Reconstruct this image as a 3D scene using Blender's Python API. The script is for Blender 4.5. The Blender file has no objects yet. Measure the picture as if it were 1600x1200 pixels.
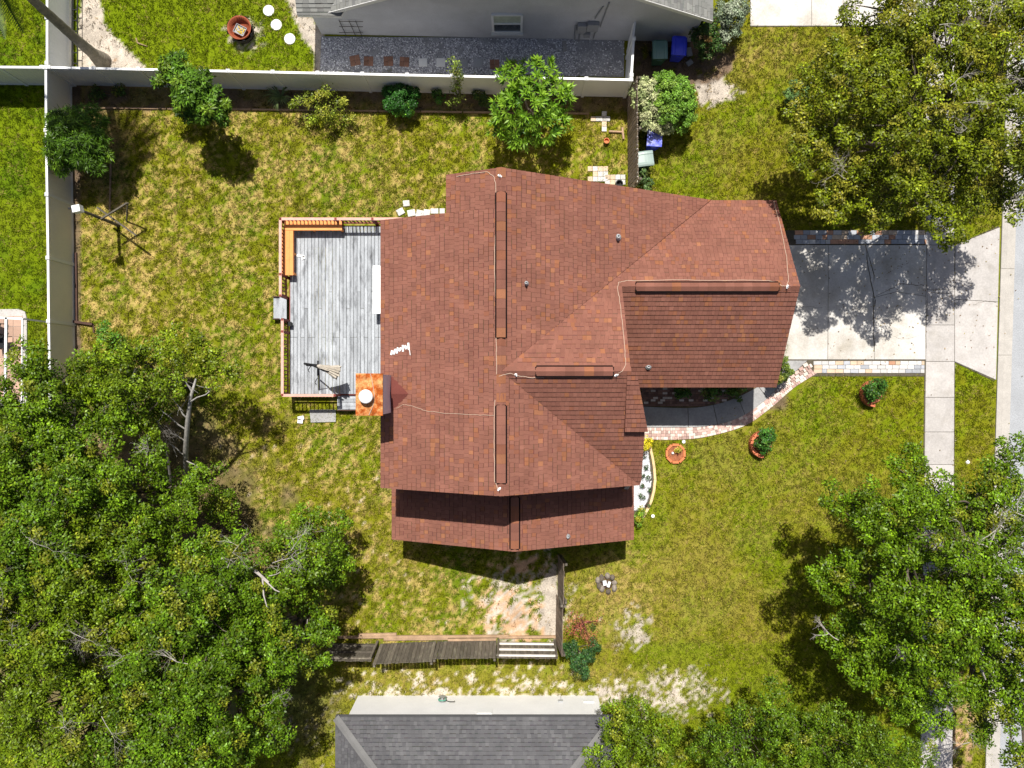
import bpy, math, random
import numpy as np
from mathutils import Vector, Matrix
random.seed(7); rng = np.random.default_rng(7)
sc = bpy.context.scene
C = sc.collection
R = math.radians
# ------------------------------------------------------------------ camera, sky, sun, exposure
CAMH, FPX = 33.0, 1220.0            # drone height in metres, focal length in photo pixels (1600 wide)
cam = bpy.data.cameras.new('camera'); camo = bpy.data.objects.new('camera', cam); C.objects.link(camo)
camo.location = (0, 0, CAMH); camo.rotation_euler = (0, 0, 0)
cam.sensor_fit = 'HORIZONTAL'; cam.sensor_width = 36.0; cam.lens = 36.0 * FPX / 1600
cam.clip_start = 0.1; cam.clip_end = 2000
sc.camera = camo
SUN = Vector((0.03, -0.50, -1.0)).normalized()     # way the light travels
elev = math.asin(-SUN.z)
w = bpy.data.worlds.new('World'); sc.world = w; w.use_nodes = True
nt = w.node_tree; sky = nt.nodes.new('ShaderNodeTexSky'); sky.sky_type = 'NISHITA'; sky.sun_disc = False; sky.air_density = 0.8; sky.dust_density = 2.5; sky.ozone_density = 0.7
sky.sun_elevation = elev; sky.sun_rotation = math.atan2(-SUN.x, -SUN.y)
bg = nt.nodes['Background']; bg.inputs['Strength'].default_value = 0.066
nt.links.new(sky.outputs[0], bg.inputs[0])
sl = bpy.data.lights.new('sun', 'SUN'); sl.energy = 4.8; sl.angle = R(0.5); sl.color = (1.0, 0.965, 0.90)
so = bpy.data.objects.new('sun', sl); C.objects.link(so); so.location = (0, 15, 45)
so.rotation_euler = SUN.to_track_quat('-Z', 'Y').to_euler()
sc.view_settings.view_transform = 'Standard'; sc.view_settings.look = 'None'
sc.view_settings.exposure = 0.35; sc.view_settings.gamma = 1.0; sc.view_settings.use_curve_mapping = False
try:
    sc.cycles.max_bounces = 5; sc.cycles.diffuse_bounces = 3; sc.cycles.transmission_bounces = 3
    sc.cycles.transparent_max_bounces = 4; sc.cycles.caustics_reflective = False; sc.cycles.caustics_refractive = False
except Exception: pass

def G(px, py, z=0.0):
    """photo pixel seen at height z -> world X, Y"""
    s = (CAMH - z) / FPX
    return ((px - 800) * s, (600 - py) * s)
def G3(px, py, z=0.0):
    x, y = G(px, py, z); return Vector((x, y, z))

# ------------------------------------------------------------------ numpy value noise
def _h(ix, iy, seed):
    n = (ix.astype(np.int64) * 374761393 + iy.astype(np.int64) * 668265263 + seed * 974634777) & 0x7fffffff
    n = ((n ^ (n >> 13)) * 1274126177) & 0x7fffffff
    n = n ^ (n >> 16)
    return (n & 0xffff) / 65535.0
def vnoise(x, y, seed=0):
    x0 = np.floor(x); y0 = np.floor(y); fx = x - x0; fy = y - y0
    fx = fx * fx * (3 - 2 * fx); fy = fy * fy * (3 - 2 * fy)
    a = _h(x0, y0, seed); b = _h(x0 + 1, y0, seed); c = _h(x0, y0 + 1, seed); d = _h(x0 + 1, y0 + 1, seed)
    return (a * (1 - fx) + b * fx) * (1 - fy) + (c * (1 - fx) + d * fx) * fy
def fbm(x, y, seed=0, o=4):
    s = 0; amp = 1; tot = 0
    for i in range(o):
        s = s + amp * vnoise(x * 2 ** i, y * 2 ** i, seed + i * 17); tot += amp; amp *= 0.55
    return s / tot
def sst(a, b, x):
    t = np.clip((x - a) / (b - a), 0, 1); return t * t * (3 - 2 * t)

# ------------------------------------------------------------------ materials
def N(nt, t, **k):
    n = nt.nodes.new(t)
    for a, v in k.items(): setattr(n, a, v)
    return n
def M(name, col, rough=0.8, var=0.25, scale=3.0, fine=0.15, fscale=40.0, objvar=0.0, bump=0.0, bscale=60.0, metal=0.0, col2=None, c2pos=0.55, c2w=0.1, c2scale=4.0, spec=0.3, stretch=None):
    """procedural: base colour x broad noise x fine noise, optional second colour in blotches, per object variation, bump"""
    m = bpy.data.materials.new(name); m.use_nodes = True; t = m.node_tree; L = t.links
    b = t.nodes['Principled BSDF']; b.inputs['Roughness'].default_value = rough; b.inputs['Metallic'].default_value = metal
    b.inputs['Specular IOR Level'].default_value = spec
    pos = N(t, 'ShaderNodeNewGeometry').outputs['Position']
    if stretch:
        mp = N(t, 'ShaderNodeMapping'); mp.inputs['Scale'].default_value = stretch; L.new(pos, mp.inputs[0]); pos = mp.outputs[0]
    def noise(s, d=3.0):
        n = N(t, 'ShaderNodeTexNoise'); n.inputs['Scale'].default_value = s; n.inputs['Detail'].default_value = d
        n.inputs['Roughness'].default_value = 0.6
        L.new(pos, n.inputs['Vector']); return n.outputs['Fac']
    def rng_(sock, a, c, lo=0.25, hi=0.75):
        r = N(t, 'ShaderNodeMapRange'); r.inputs[1].default_value = lo; r.inputs[2].default_value = hi
        r.inputs[3].default_value = a; r.inputs[4].default_value = c; L.new(sock, r.inputs[0]); return r.outputs[0]
    def mul(c, f):
        v = N(t, 'ShaderNodeVectorMath', operation='SCALE'); L.new(f, v.inputs['Scale'])
        if isinstance(c, tuple): v.inputs[0].default_value = c[:3]
        else: L.new(c, v.inputs[0])
        return v.outputs[0]
    c = tuple(col[:3])
    if col2:
        mx = N(t, 'ShaderNodeMix', data_type='RGBA'); mx.inputs[6].default_value = (*col[:3], 1); mx.inputs[7].default_value = (*col2[:3], 1)
        L.new(rng_(noise(c2scale, 5), 0, 1, c2pos - c2w, c2pos + c2w), mx.inputs[0]); c = mx.outputs[2]
    c = mul(c, rng_(noise(scale), 1 - var, 1 + var))
    c = mul(c, rng_(noise(fscale, 2), 1 - fine, 1 + fine))
    if objvar:
        c = mul(c, rng_(N(t, 'ShaderNodeObjectInfo').outputs['Random'], 1 - objvar, 1 + objvar, 0, 1))
    L.new(c, b.inputs['Base Color'])
    if bump:
        bp = N(t, 'ShaderNodeBump'); bp.inputs['Strength'].default_value = bump; bp.inputs['Distance'].default_value = 0.02
        L.new(noise(bscale, 3), bp.inputs['Height']); L.new(bp.outputs[0], b.inputs['Normal'])
    return m
def MC(name, rough=0.85, fine=0.15, fscale=60.0, trans=0.0, spec=0.3, bump=0.0, broad=0.0):
    """colour comes from the per piece attribute Col, with fine grain; trans adds leaf translucency"""
    m = bpy.data.materials.new(name); m.use_nodes = True; t = m.node_tree; L = t.links
    b = t.nodes['Principled BSDF']; b.inputs['Roughness'].default_value = rough; b.inputs['Specular IOR Level'].default_value = spec
    a = N(t, 'ShaderNodeAttribute'); a.attribute_name = 'Col'
    pos = N(t, 'ShaderNodeNewGeometry').outputs['Position']
    c = a.outputs['Color']
    for s, f in ((fscale, fine), (1.3, broad)):
        if not f: continue
        n = N(t, 'ShaderNodeTexNoise'); n.inputs['Scale'].default_value = s; n.inputs['Detail'].default_value = 4; L.new(pos, n.inputs['Vector'])
        r = N(t, 'ShaderNodeMapRange'); r.inputs[1].default_value = .25; r.inputs[2].default_value = .75
        r.inputs[3].default_value = 1 - f; r.inputs[4].default_value = 1 + f; L.new(n.outputs['Fac'], r.inputs[0])
        v = N(t, 'ShaderNodeVectorMath', operation='SCALE'); L.new(c, v.inputs[0]); L.new(r.outputs[0], v.inputs['Scale']); c = v.outputs[0]
        if bump and s == fscale:
            bp = N(t, 'ShaderNodeBump'); bp.inputs['Strength'].default_value = bump; bp.inputs['Distance'].default_value = 0.03
            L.new(n.outputs['Fac'], bp.inputs['Height']); L.new(bp.outputs[0], b.inputs['Normal'])
    L.new(c, b.inputs['Base Color'])
    if trans:
        tr = N(t, 'ShaderNodeBsdfTranslucent'); L.new(c, tr.inputs[0]); mx = N(t, 'ShaderNodeMixShader'); mx.inputs[0].default_value = trans
        L.new(b.outputs[0], mx.inputs[1]); L.new(tr.outputs[0], mx.inputs[2]); L.new(mx.outputs[0], t.nodes['Material Output'].inputs[0])
    return m

m_ground = MC('turf_and_soil', 1.0, 0.36, 28.0, spec=0.0, bump=0.6)
m_grass = MC('grass_blades', 0.8, 0.0, trans=0.22, spec=0.06)
m_leaf = MC('leaves', 0.42, 0.0, trans=0.10, spec=0.20)
m_shing = MC('asphalt_shingles', 0.9, 0.16, 70.0, spec=0.15, bump=0.3, broad=0.15)
m_bark = M('bark', (.13, .105, .08), .9, .35, 4, .3, 30, bump=.6)
m_stonebr = M('grey_brown_stone', (.26, .22, .18), .9, .35, 6, .3, 30, bump=.4)
m_deadwood = M('dead_wood', (.42, .38, .34), .9, .25, 3, .2, 30)
m_birch = M('pale_bark', (.34, .32, .29), .9, .4, 9, .3, 40, bump=.4)
m_palm = M('palm_bark', (.25, .215, .17), .9, .3, 5, .3, 30, bump=.6)
m_conc = M('concrete', (.60, .57, .53), .9, .12, .6, .14, 18, objvar=.05, bump=.15, bscale=50, col2=(.42, .38, .32), c2pos=.58, c2w=.14, c2scale=.9)
m_walk = M('sidewalk_concrete', (.47, .44, .415), .9, .12, 1.5, .12, 16, objvar=.07, bump=.15, col2=(.36, .33, .295), c2pos=.66, c2w=.16, c2scale=1.7)
m_path = M('path_concrete', (.33, .325, .32), .9, .18, 1.5, .15, 14, objvar=.06, bump=.2)
m_asphalt = M('asphalt', (.36, .37, .385), .95, .12, .8, .25, 25, bump=.3)
m_curb = M('gutter_concrete', (.44, .41, .37), .9, .12, 2, .12, 20, objvar=.05)
m_joint = M('joint_soil', (.10, .085, .06), .95, .3, 8, .3, 50)
m_vinyl = M('white_vinyl', (.80, .80, .79), .45, .04, 1, .02, 20, spec=.4)
m_vinyltan = M('tan_vinyl', (.78, .75, .68), .5, .05, 1, .03, 20, spec=.3)
m_vinylgrey = M('shaded_white_vinyl', (.74, .76, .78), .45, .04, 1, .02, 20, spec=.4)
m_slot = M('dark_vent_slot', (.012, .009, .009), 1.0, .1, 4, .1, 30, spec=0.0)
m_redrail = M('faded_red_paint', (.20, .045, .035), .7, .2, 6, .2, 40)
m_railcap = M('pale_rail_cap', (.66, .38, .31), .8, .12, 5, .15, 40, objvar=.06)
m_baluster = M('maroon_baluster', (.22, .045, .04), .7, .15, 6, .15, 40, objvar=.15)
m_bench = M('orange_stained_wood', (.86, .33, .10), .7, .10, 3, .12, 30, objvar=.06, stretch=(1, 1, 1))
m_deck = M('weathered_grey_boards', (.385, .405, .43), .85, .16, 1.6, .22, 26, objvar=.13, bump=.25, col2=(.13, .135, .145), c2pos=.63, c2w=.13, c2scale=2.6, stretch=(2.2, .6, 1))
m_rust = M('rusted_sheet', (.34, .075, .012), .85, .45, 4, .35, 25, col2=(.66, .36, .14), c2pos=.53, c2w=.12, c2scale=3.4, bump=.3, spec=.1)
m_chim = M('grey_siding', (.80, .83, .88), .7, .06, 2, .05, 30)
m_white = M('white_paint', (.82, .82, .81), .5, .04, 2, .03, 30)
m_stucco = M('grey_stucco', (.50, .50, .53), .9, .10, 1.2, .10, 30, bump=.3)
m_cream = M('cream_wall', (.82, .81, .80), .85, .06, 1, .06, 30, bump=.2)
m_housewall = M('tan_wall', (.52, .46, .38), .85, .08, 1, .08, 30, bump=.2)
m_trimgrey = M('pale_trim', (.70, .69, .66), .6, .05, 3, .04, 30)
m_roofgrey = M('green_grey_roofing', (.20, .20, .185), .9, .12, 3, .2, 30)
m_redtrim = M('red_drip_edge', (.20, .08, .06), .7, .1, 4, .1, 30)
m_greytrim = M('grey_drip_edge', (.10, .10, .105), .7, .1, 4, .1, 30)
m_picket = M('weathered_pickets', (.135, .115, .09), .9, .22, 3, .25, 30, objvar=.28, bump=.4, stretch=(4, 4, .8), col2=(.22, .20, .15), c2pos=.62, c2w=.1, c2scale=2)
m_picket2 = M('brown_grey_pickets', (.24, .185, .14), .9, .2, 3, .25, 30, objvar=.22, bump=.4)
m_rail = M('sunlit_rail', (.72, .68, .63), .85, .15, 3, .2, 30)  # whitened colour stands for sun on the rail tops
m_timber = M('landscape_timber', (.36, .24, .15), .9, .25, 3, .25, 30, objvar=.2)
m_brown = M('dark_brown_wood', (.075, .04, .03), .8, .2, 4, .2, 30)
m_brick = M('pink_paving_bricks', (.52, .35, .30), .9, .08, 3, .12, 40, objvar=.30)
m_brickp = M('pale_paving_bricks', (.70, .60, .52), .9, .08, 3, .12, 40, objvar=.12)
m_brickd = M('brown_paving_bricks', (.26, .15, .115), .9, .10, 3, .15, 40, objvar=.35)
m_pav = [M('grey_pavers', (.40, .41, .44), .9, .10, 3, .14, 40, objvar=.14), M('white_grey_pavers', (.58, .56, .54), .9, .1, 3, .14, 40, objvar=.10),
         M('rust_pavers', (.50, .27, .17), .9, .1, 3, .16, 40, objvar=.20), M('buff_pavers', (.60, .46, .33), .9, .1, 3, .14, 40, objvar=.12)]
m_terra = M('terracotta_brick', (.55, .17, .08), .85, .2, 5, .2, 40, objvar=.2)
m_mulch = M('orange_mulch', (.34, .125, .06), .95, .3, 9, .4, 45, bump=.8)
m_black = M('black_metal', (.016, .016, .018), .6, .15, 5, .1, 30, spec=.2)
m_darkiron = M('dark_iron', (.045, .035, .03), .7, .3, 6, .2, 40)
m_rustbowl = M('rusty_bowl', (.28, .07, .03), .75, .3, 5, .25, 30)
m_galv = M('galvanised', (.42, .43, .44), .45, .1, 5, .1, 30, metal=.4)
m_blue = M('blue_plastic', (.040, .065, .80), .38, .10, 4, .05, 40, spec=.5)
m_bluelid = M('sunlit_blue_lid', (.16, .19, .85), .35, .15, 4, .08, 40, spec=.5, col2=(.50, .52, .85), c2pos=.56, c2w=.1, c2scale=6)  # pale tone and blotches stand for sunlight on the lid
m_green = M('dark_green_plastic', (.045, .13, .10), .4, .10, 4, .05, 40, spec=.5)
m_greylid = M('faded_green_lid', (.28, .36, .33), .4, .12, 4, .06, 40, spec=.5)
m_rubber = M('rubber', (.02, .02, .02), .8, .1, 4, .1, 30)
m_fabric = M('beige_canvas', (.48, .43, .36), .9, .25, 8, .2, 50, bump=.3)
m_glass = M('dark_glass', (.03, .04, .045), .08, .2, 2, .1, 20, spec=.8)
m_screen = M('pale_blind', (.46, .50, .40), .4, .25, 6, .2, 30, spec=.5)
m_cable = M('braided_cable', (.50, .36, .27), .6, .1, 8, .1, 60)
m_gravel_base = M('gravel_bed', (.34, .34, .36), .95, .3, 2, .35, 30, bump=1.0)
m_stone = MC('pebbles', .9, .15, 60)
m_tile = M('tan_patio_tile', (.46, .30, .22), .8, .1, 3, .1, 30, objvar=.15)
m_yellow = M('dry_leaf_litter', (.50, .36, .06), .8, .3, 12, .3, 50)
m_hose = M('green_hose', (.10, .30, .22), .5, .1, 5, .1, 30)
m_pot = M('terracotta_pot', (.62, .20, .08), .8, .1, 5, .1, 30)
m_metbox = M('meter_box_paint', (.30, .30, .31), .6, .1, 3, .08, 30)

# ------------------------------------------------------------------ object helpers
ORG = {}
def prop(o, label=None, cat=None, group=None, kind=None):
    if label: o['label'] = label
    if cat: o['category'] = cat
    if group: o['group'] = group
    if kind: o['kind'] = kind
    return o
def thing(name, label, cat, loc, group=None):
    o = bpy.data.objects.new(name, None); C.objects.link(o); o.empty_display_size = .2
    o.location = loc; ORG[o] = Vector(loc); return prop(o, label, cat, group)
def structure(name, loc=(0, 0, 0)):
    o = bpy.data.objects.new(name, None); C.objects.link(o); o.location = loc; ORG[o] = Vector(loc); return prop(o, kind='structure')
class MB:
    def __init__(s): s.v = []; s.f = []; s.c = []
    def add(s, vs, fs, col=None):
        b = len(s.v); s.v += [tuple(v) for v in vs]; s.f += [tuple(i + b for i in f) for f in fs]
        if col is not None: s.c += [col] * len(vs)
        return s
    def box(s, c, d, rz=0.0, col=None, rot=None):
        m = rot if rot is not None else Matrix.Rotation(rz, 3, 'Z'); c = Vector(c)
        vs = [c + m @ Vector((x * d[0] / 2, y * d[1] / 2, z * d[2] / 2)) for z in (-1, 1) for y in (-1, 1) for x in (-1, 1)]
        return s.add(vs, [(0, 2, 3, 1), (4, 5, 7, 6), (0, 1, 5, 4), (2, 6, 7, 3), (0, 4, 6, 2), (1, 3, 7, 5)], col)
    def bar(s, a, b, wd, h, col=None):
        """rectangular bar from a to b, width wd sideways, height h"""
        a = Vector(a); b = Vector(b); d = (b - a); L = d.length; x = d.normalized()
        up = Vector((0, 0, 1)) if abs(x.z) < .95 else Vector((0, 1, 0))
        y = up.cross(x).normalized(); z = x.cross(y)
        return s.box((a + b) / 2, (L, wd, h), col=col, rot=Matrix((x, y, z)).transposed())
    def prism(s, poly, z0, z1, col=None):
        """poly xy, z0/z1 numbers or functions of x,y"""
        f0 = z0 if callable(z0) else (lambda x, y: z0); f1 = z1 if callable(z1) else (lambda x, y: z1)
        n = len(poly); ar = sum(poly[i][0] * poly[(i + 1) % n][1] - poly[(i + 1) % n][0] * poly[i][1] for i in range(n))
        if ar < 0: poly = poly[::-1]
        vs = [(x, y, f0(x, y)) for x, y in poly] + [(x, y, f1(x, y)) for x, y in poly]
        fs = [tuple(range(n - 1, -1, -1)), tuple(range(n, 2 * n))] + [(i, (i + 1) % n, n + (i + 1) % n, n + i) for i in range(n)]
        return s.add(vs, fs, col)
    def tube(s, pts, r, n=6, col=None, cap=True):
        pts = [Vector(p) for p in pts]; k = len(pts); rs = r if isinstance(r, (list, tuple)) else [r] * k
        vs = []; fs = []; prev = None
        for i, p in enumerate(pts):
            d = (pts[min(i + 1, k - 1)] - pts[max(i - 1, 0)]); d = d.normalized() if d.length > 1e-9 else Vector((0, 0, 1))
            if prev is None:
                u = d.cross(Vector((0, 0, 1))); u = u if u.length > .05 else d.cross(Vector((1, 0, 0)))
            else: u = prev - d * prev.dot(d)
            u = u.normalized() if u.length > 1e-6 else d.orthogonal().normalized(); prev = u; v = d.cross(u)
            vs += [p + (u * math.cos(2 * math.pi * j / n) + v * math.sin(2 * math.pi * j / n)) * rs[i] for j in range(n)]
        for i in range(k - 1):
            for j in range(n): fs.append((i * n + j, i * n + (j + 1) % n, (i + 1) * n + (j + 1) % n, (i + 1) * n + j))
        if cap: fs += [tuple(range(n - 1, -1, -1)), tuple(range((k - 1) * n, k * n))]
        return s.add(vs, fs, col)
    def lathe(s, c, prof, n=20, col=None, mat=None):
        c = Vector(c); vs = []; fs = []; k = len(prof)
        for r, z in prof:
            for j in range(n):
                q = Vector((r * math.cos(2 * math.pi * j / n), r * math.sin(2 * math.pi * j / n), z)); vs.append(c + (mat @ q if mat else q))
        for i in range(k - 1):
            for j in range(n): fs.append((i * n + j, i * n + (j + 1) % n, (i + 1) * n + (j + 1) % n, (i + 1) * n + j))
        if prof[0][0] > 1e-4: fs.append(tuple(range(n - 1, -1, -1)))
        if prof[-1][0] > 1e-4: fs.append(tuple(range((k - 1) * n, k * n)))
        return s.add(vs, fs, col)
    def build(s, name, mat, parent=None, smooth=False):
        me = bpy.data.meshes.new(name); o = ORG.get(parent, Vector((0, 0, 0))) if parent is not None else Vector((0, 0, 0))
        me.from_pydata([(x - o.x, y - o.y, z - o.z) for x, y, z in s.v], [], s.f); me.materials.append(mat)
        if s.c:
            a = me.color_attributes.new('Col', 'FLOAT_COLOR', 'POINT')
            a.data.foreach_set('color', np.array([(*c[:3], 1.0) for c in s.c], dtype=np.float32).ravel())
        if smooth: me.polygons.foreach_set('use_smooth', [True] * len(me.polygons))
        ob = bpy.data.objects.new(name, me); C.objects.link(ob)
        if parent is not None: ob.parent = parent
        ORG[ob] = o.copy(); me.update(); return ob
def solo(mb, name, mat, label, cat, group=None, smooth=False, kind=None):
    """one mesh thing with its origin at its base"""
    v = np.array(mb.v); c = (v.max(0) + v.min(0)) / 2; o = Vector((c[0], c[1], v[:, 2].min()))
    mb.v = [(x - o.x, y - o.y, z - o.z) for x, y, z in mb.v]
    ob = mb.build(name, mat, None, smooth); ob.location = o; ORG[ob] = o
    return prop(ob, label, cat, group, kind)
_unit = {}
def piece(name, mat, parent, c, d, rz=0.0, rot=None, label=None, bev=0.0):
    """one box piece that shares its mesh with its alikes; rounded top edge when bev"""
    key = (name, mat.name, bev)
    if key not in _unit:
        b = MB()
        if bev:
            e = .5 - bev
            vs = [(x * .5, y * .5, z) for z in (-.5, .5 - bev) for x, y in ((-1, -1), (1, -1), (1, 1), (-1, 1))] + [(x * e, y * e, .5) for x, y in ((-1, -1), (1, -1), (1, 1), (-1, 1))]
            fs = [(3, 2, 1, 0), (8, 9, 10, 11)] + [(k + i, k + (i + 1) % 4, k + 4 + (i + 1) % 4, k + 4 + i) for k in (0, 4) for i in range(4)]
            b.add(vs, fs)
        else: b.box((0, 0, 0), (1, 1, 1))
        me = bpy.data.meshes.new(name); me.from_pydata(b.v, [], b.f); me.materials.append(mat); _unit[key] = me
    ob = bpy.data.objects.new(name, _unit[key]); C.objects.link(ob)
    o = ORG.get(parent, Vector((0, 0, 0))) if parent is not None else Vector((0, 0, 0))
    mm = rot.to_4x4() if rot is not None else Matrix.Rotation(rz, 4, 'Z')
    ob.matrix_local = Matrix.Translation(Vector(c) - o) @ mm @ Matrix.Diagonal((*d, 1))
    if parent is not None: ob.parent = parent
    if label: ob['label'] = label
    return ob
def barpiece(name, mat, parent, a, b, wd, h):
    a = Vector(a); b = Vector(b); x = (b - a).normalized(); up = Vector((0, 0, 1)) if abs(x.z) < .95 else Vector((0, 1, 0))
    y = up.cross(x).normalized(); z = x.cross(y)
    return piece(name, mat, parent, (a + b) / 2, ((b - a).length, wd, h), rot=Matrix((x, y, z)).transposed())
def np_mesh(name, V, F, mat, parent=None, col=None, smooth=False):
    """V (n,3) world, F (m,k) equal sized faces"""
    o = ORG.get(parent, Vector((0, 0, 0))) if parent is not None else Vector((0, 0, 0))
    me = bpy.data.meshes.new(name); V = np.asarray(V, np.float32) - np.array(o, np.float32); m, k = F.shape
    me.vertices.add(len(V)); me.vertices.foreach_set('co', V.ravel())
    me.loops.add(m * k); me.loops.foreach_set('vertex_index', F.astype(np.int32).ravel())
    me.polygons.add(m); me.polygons.foreach_set('loop_start', np.arange(0, m * k, k, dtype=np.int32))
    try: me.polygons.foreach_set('loop_total', np.full(m, k, np.int32))
    except Exception: pass
    if col is not None:
        a = me.color_attributes.new('Col', 'FLOAT_COLOR', 'POINT')
        a.data.foreach_set('color', np.concatenate([col, np.ones((len(col), 1))], 1).astype(np.float32).ravel())
    me.update(calc_edges=True); me.materials.append(mat)
    if smooth: me.polygons.foreach_set('use_smooth', [True] * m)
    ob = bpy.data.objects.new(name, me); C.objects.link(ob)
    if parent is not None: ob.parent = parent
    ORG[ob] = o.copy(); return ob

# ------------------------------------------------------------------ ground: one sheet, colours by zone
def inpoly(px, py, poly):
    r = np.zeros(px.shape, bool); n = len(poly)
    for i in range(n):
        x0, y0 = poly[i]; x1, y1 = poly[(i + 1) % n]
        if y0 == y1: continue
        r ^= ((y0 > py) != (y1 > py)) & (px < (x1 - x0) * (py - y0) / (y1 - y0) + x0)
    return r
def ell(px, py, cx, cy, rx, ry, soft=.5, nz=None, na=.5):
    d = np.sqrt(((px - cx) / rx) ** 2 + ((py - cy) / ry) ** 2)
    if nz is not None: d = d + (nz - .5) * 2 * na
    return 1 - sst(1 - soft, 1 + soft * .4, d)
def band(v, a, b, s=6): return sst(a - s, a + s, v) * (1 - sst(b - s, b + s, v))
LUSH = np.array((.140, .195, .006)); OLIVE = np.array((.180, .186, .010)); BRIGHT = np.array((.138, .195, .005))
TAN = np.array((.46, .33, .12)); DEEP = np.array((.070, .135, .006)); SAND = np.array((.47, .41, .34)); SOIL = np.array((.150, .105, .070)); ORNG = np.array((.50, .32, .19))
def ground(px, py):
    """albedo rgb and grass cover for ground points given in photo pixels"""
    n1 = fbm(px / 90, py / 90, 1); n2 = fbm(px / 30, py / 30, 5); n3 = fbm(px / 9, py / 9, 9, 3); n4 = fbm(px / 160, py / 160, 21, 3)
    n5 = fbm(px / 3.6, py / 3.6, 61, 2)
    mixc = lambda a, b, t: a * (1 - t[..., None]) + b * t[..., None]
    one = np.ones(px.shape)
    c = mixc(OLIVE * one[..., None], BRIGHT, sst(.40, .66, n1 * .5 + n2 * .25 + n3 * .25))
    c = mixc(c, np.array((.31, .22, .065)), .42 * sst(.47, .64, n2 * .16 + n4 * .28 + n3 * .22 + n5 * .34))
    dry = np.zeros(px.shape); sand = np.zeros(px.shape); soil = np.zeros(px.shape); orn = np.zeros(px.shape); lush = np.zeros(px.shape); deep = np.zeros(px.shape)
    back = band(px, 112, 990, 6) * band(py, 165, 1040, 8) * (1 - sst(870, 890, px) * sst(600, 640, py))
    t = n3 * .34 + n2 * .14 + n1 * .10 + n5 * .42
    dry += back * sst(.49, .66, t + .03 * (1 - sst(250, 700, py)) * (1 - sst(400, 640, px)) + .02 * sst(600, 700, py)) * .68
    dry += back * band(px, 112, 260, 60) * band(py, 300, 560, 60) * .5 * sst(.4, .6, n3)
    deep += back * sst(.54, .70, n2 * .6 + n1 * .4) * .5
    sand += back * sst(600, 700, py) * sst(.56, .68, n3 * .4 + n2 * .2 + n5 * .4) * .2
    left = (1 - sst(68, 76, px)); north = (1 - sst(100, 112, py)) * (1 - sst(495, 505, px))
    lush += np.clip(left + north, 0, 1) * (.75 + .25 * n1)
    deep += left * sst(.5, .7, n2) * .6
    # south of the mow line the grass is brighter
    sm = sst(1001, 1005, py) * sst(960, 1010, px)
    lush += sm * .55 * (0.5 + n1)
    # plant bed along the white fence
    bed = band(px, 112, 985, 4) * band(py, 128 + (px - 110) * .012, 172 + (n3 - .5) * 10 + (px - 110) * .004, 3)
    soil += bed * sst(.25, .6, n3 * .6 + .30) * (.45 + .5 * sst(.35, .6, n2)); dry += bed * .4
    soil += band(px, 110, 126, 3) * band(py, 130, 560, 5) * .9
    soil += ell(px, py, 150, 225, 48, 70, .5, n3, .4) * .6
    # north neighbour: sandy strip by palm, sand path by the grey house
    sand += np.where(inpoly(px, py, [(128, -10), (155, -10), (165, 40), (190, 65), (225, 100), (225, 112), (120, 112), (122, 40)]), 1, 0) * sst(.25, .5, n3 * .6 + n2 * .4 + .1)
    orn += ell(px, py, 155, 90, 45, 25, .5, n3, .5) * .6
    sand += np.where(inpoly(px, py, [(445, -10), (468, -10), (505, 55), (503, 118), (488, 115), (492, 85), (470, 55)]), 1, 0) * sst(.2, .4, n3 * .6 + .3)
    sand += ell(px, py, 385, 55, 38, 34, .6, n3, .6) * .5
    # bins corner
    soil += np.where(inpoly(px, py, [(985, 50), (1110, 50), (1150, 75), (1145, 110), (1115, 130), (1070, 135), (990, 140)]), 1, 0) * sst(.15, .4, n3)
    sand += ell(px, py, 1115, 142, 40, 22, .4, n3, .6)
    dry += ell(px, py, 1200, 85, 80, 45, .6, n3, .8) * .30
    # south side debris and bare sand
    orn += ell(px, py, 815, 940, 75, 75, .4, n2, .75) * sst(.40, .55, n3 * .5 + n2 * .5 + .02)
    sand += ell(px, py, 820, 945, 85, 75, .4, fbm(px / 22, py / 22, 33), .9) * .42
    sand += ell(px, py, 860, 950, 14, 60, .4, n3, .6) * .7
    dry += ell(px, py, 950, 930, 70, 75, .5, n3, .8) * .40; sand += ell(px, py, 950, 930, 75, 75, .5, n3, .9) * .12
    sand += ell(px, py, 990, 985, 26, 30, .5, n3, .9) * .5
    strip = band(py, 1040, 1100, 12) * band(px, 520, 1080, 25)
    sand += strip * sst(.50, .66, n3 * .45 + n5 * .3 + n2 * .15 + .12 * sst(1045, 1085, py)) * .75; dry += strip * .30
    sand += ell(px, py, 1050, 1085, 105, 45, .5, n3, .9) * .38
    dry += ell(px, py, 1290, 760, 150, 80, .7, n3, .8) * .18; dry += ell(px, py, 1060, 900, 90, 110, .7, n3, .8) * .18
    # under the trees
    soil += ell(px, py, 200, 900, 250, 330, .3, n2, .5) * .75
    sand += ell(px, py, 480, 1150, 80, 50, .5, n3, .9) * .25
    soil += ell(px, py, 470, 1100, 60, 90, .5, n2, .6) * .4
    orn += ell(px, py, 1490, 1130, 40, 90, .5, n3, .7) * .5
    sand += band(px, 1490, 1494, 2) * .2
    soil += band(px, 1003, 1230, 5) * band(py, 590, 640, 5) * .9
    soil += band(px, 1600, 1e5, 5) * 0
    cl = lambda a: np.clip(a, 0, 1)
    rag = lambda a: sst(.30, .62, a + (n5 - .5) * 1.1 * sst(.02, .3, a) * (1 - .6 * sst(.7, 1, a)))
    sand = rag(cl(sand)); dry = cl(dry) * .45 + .55 * rag(cl(dry)); orn = rag(cl(orn))
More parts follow.
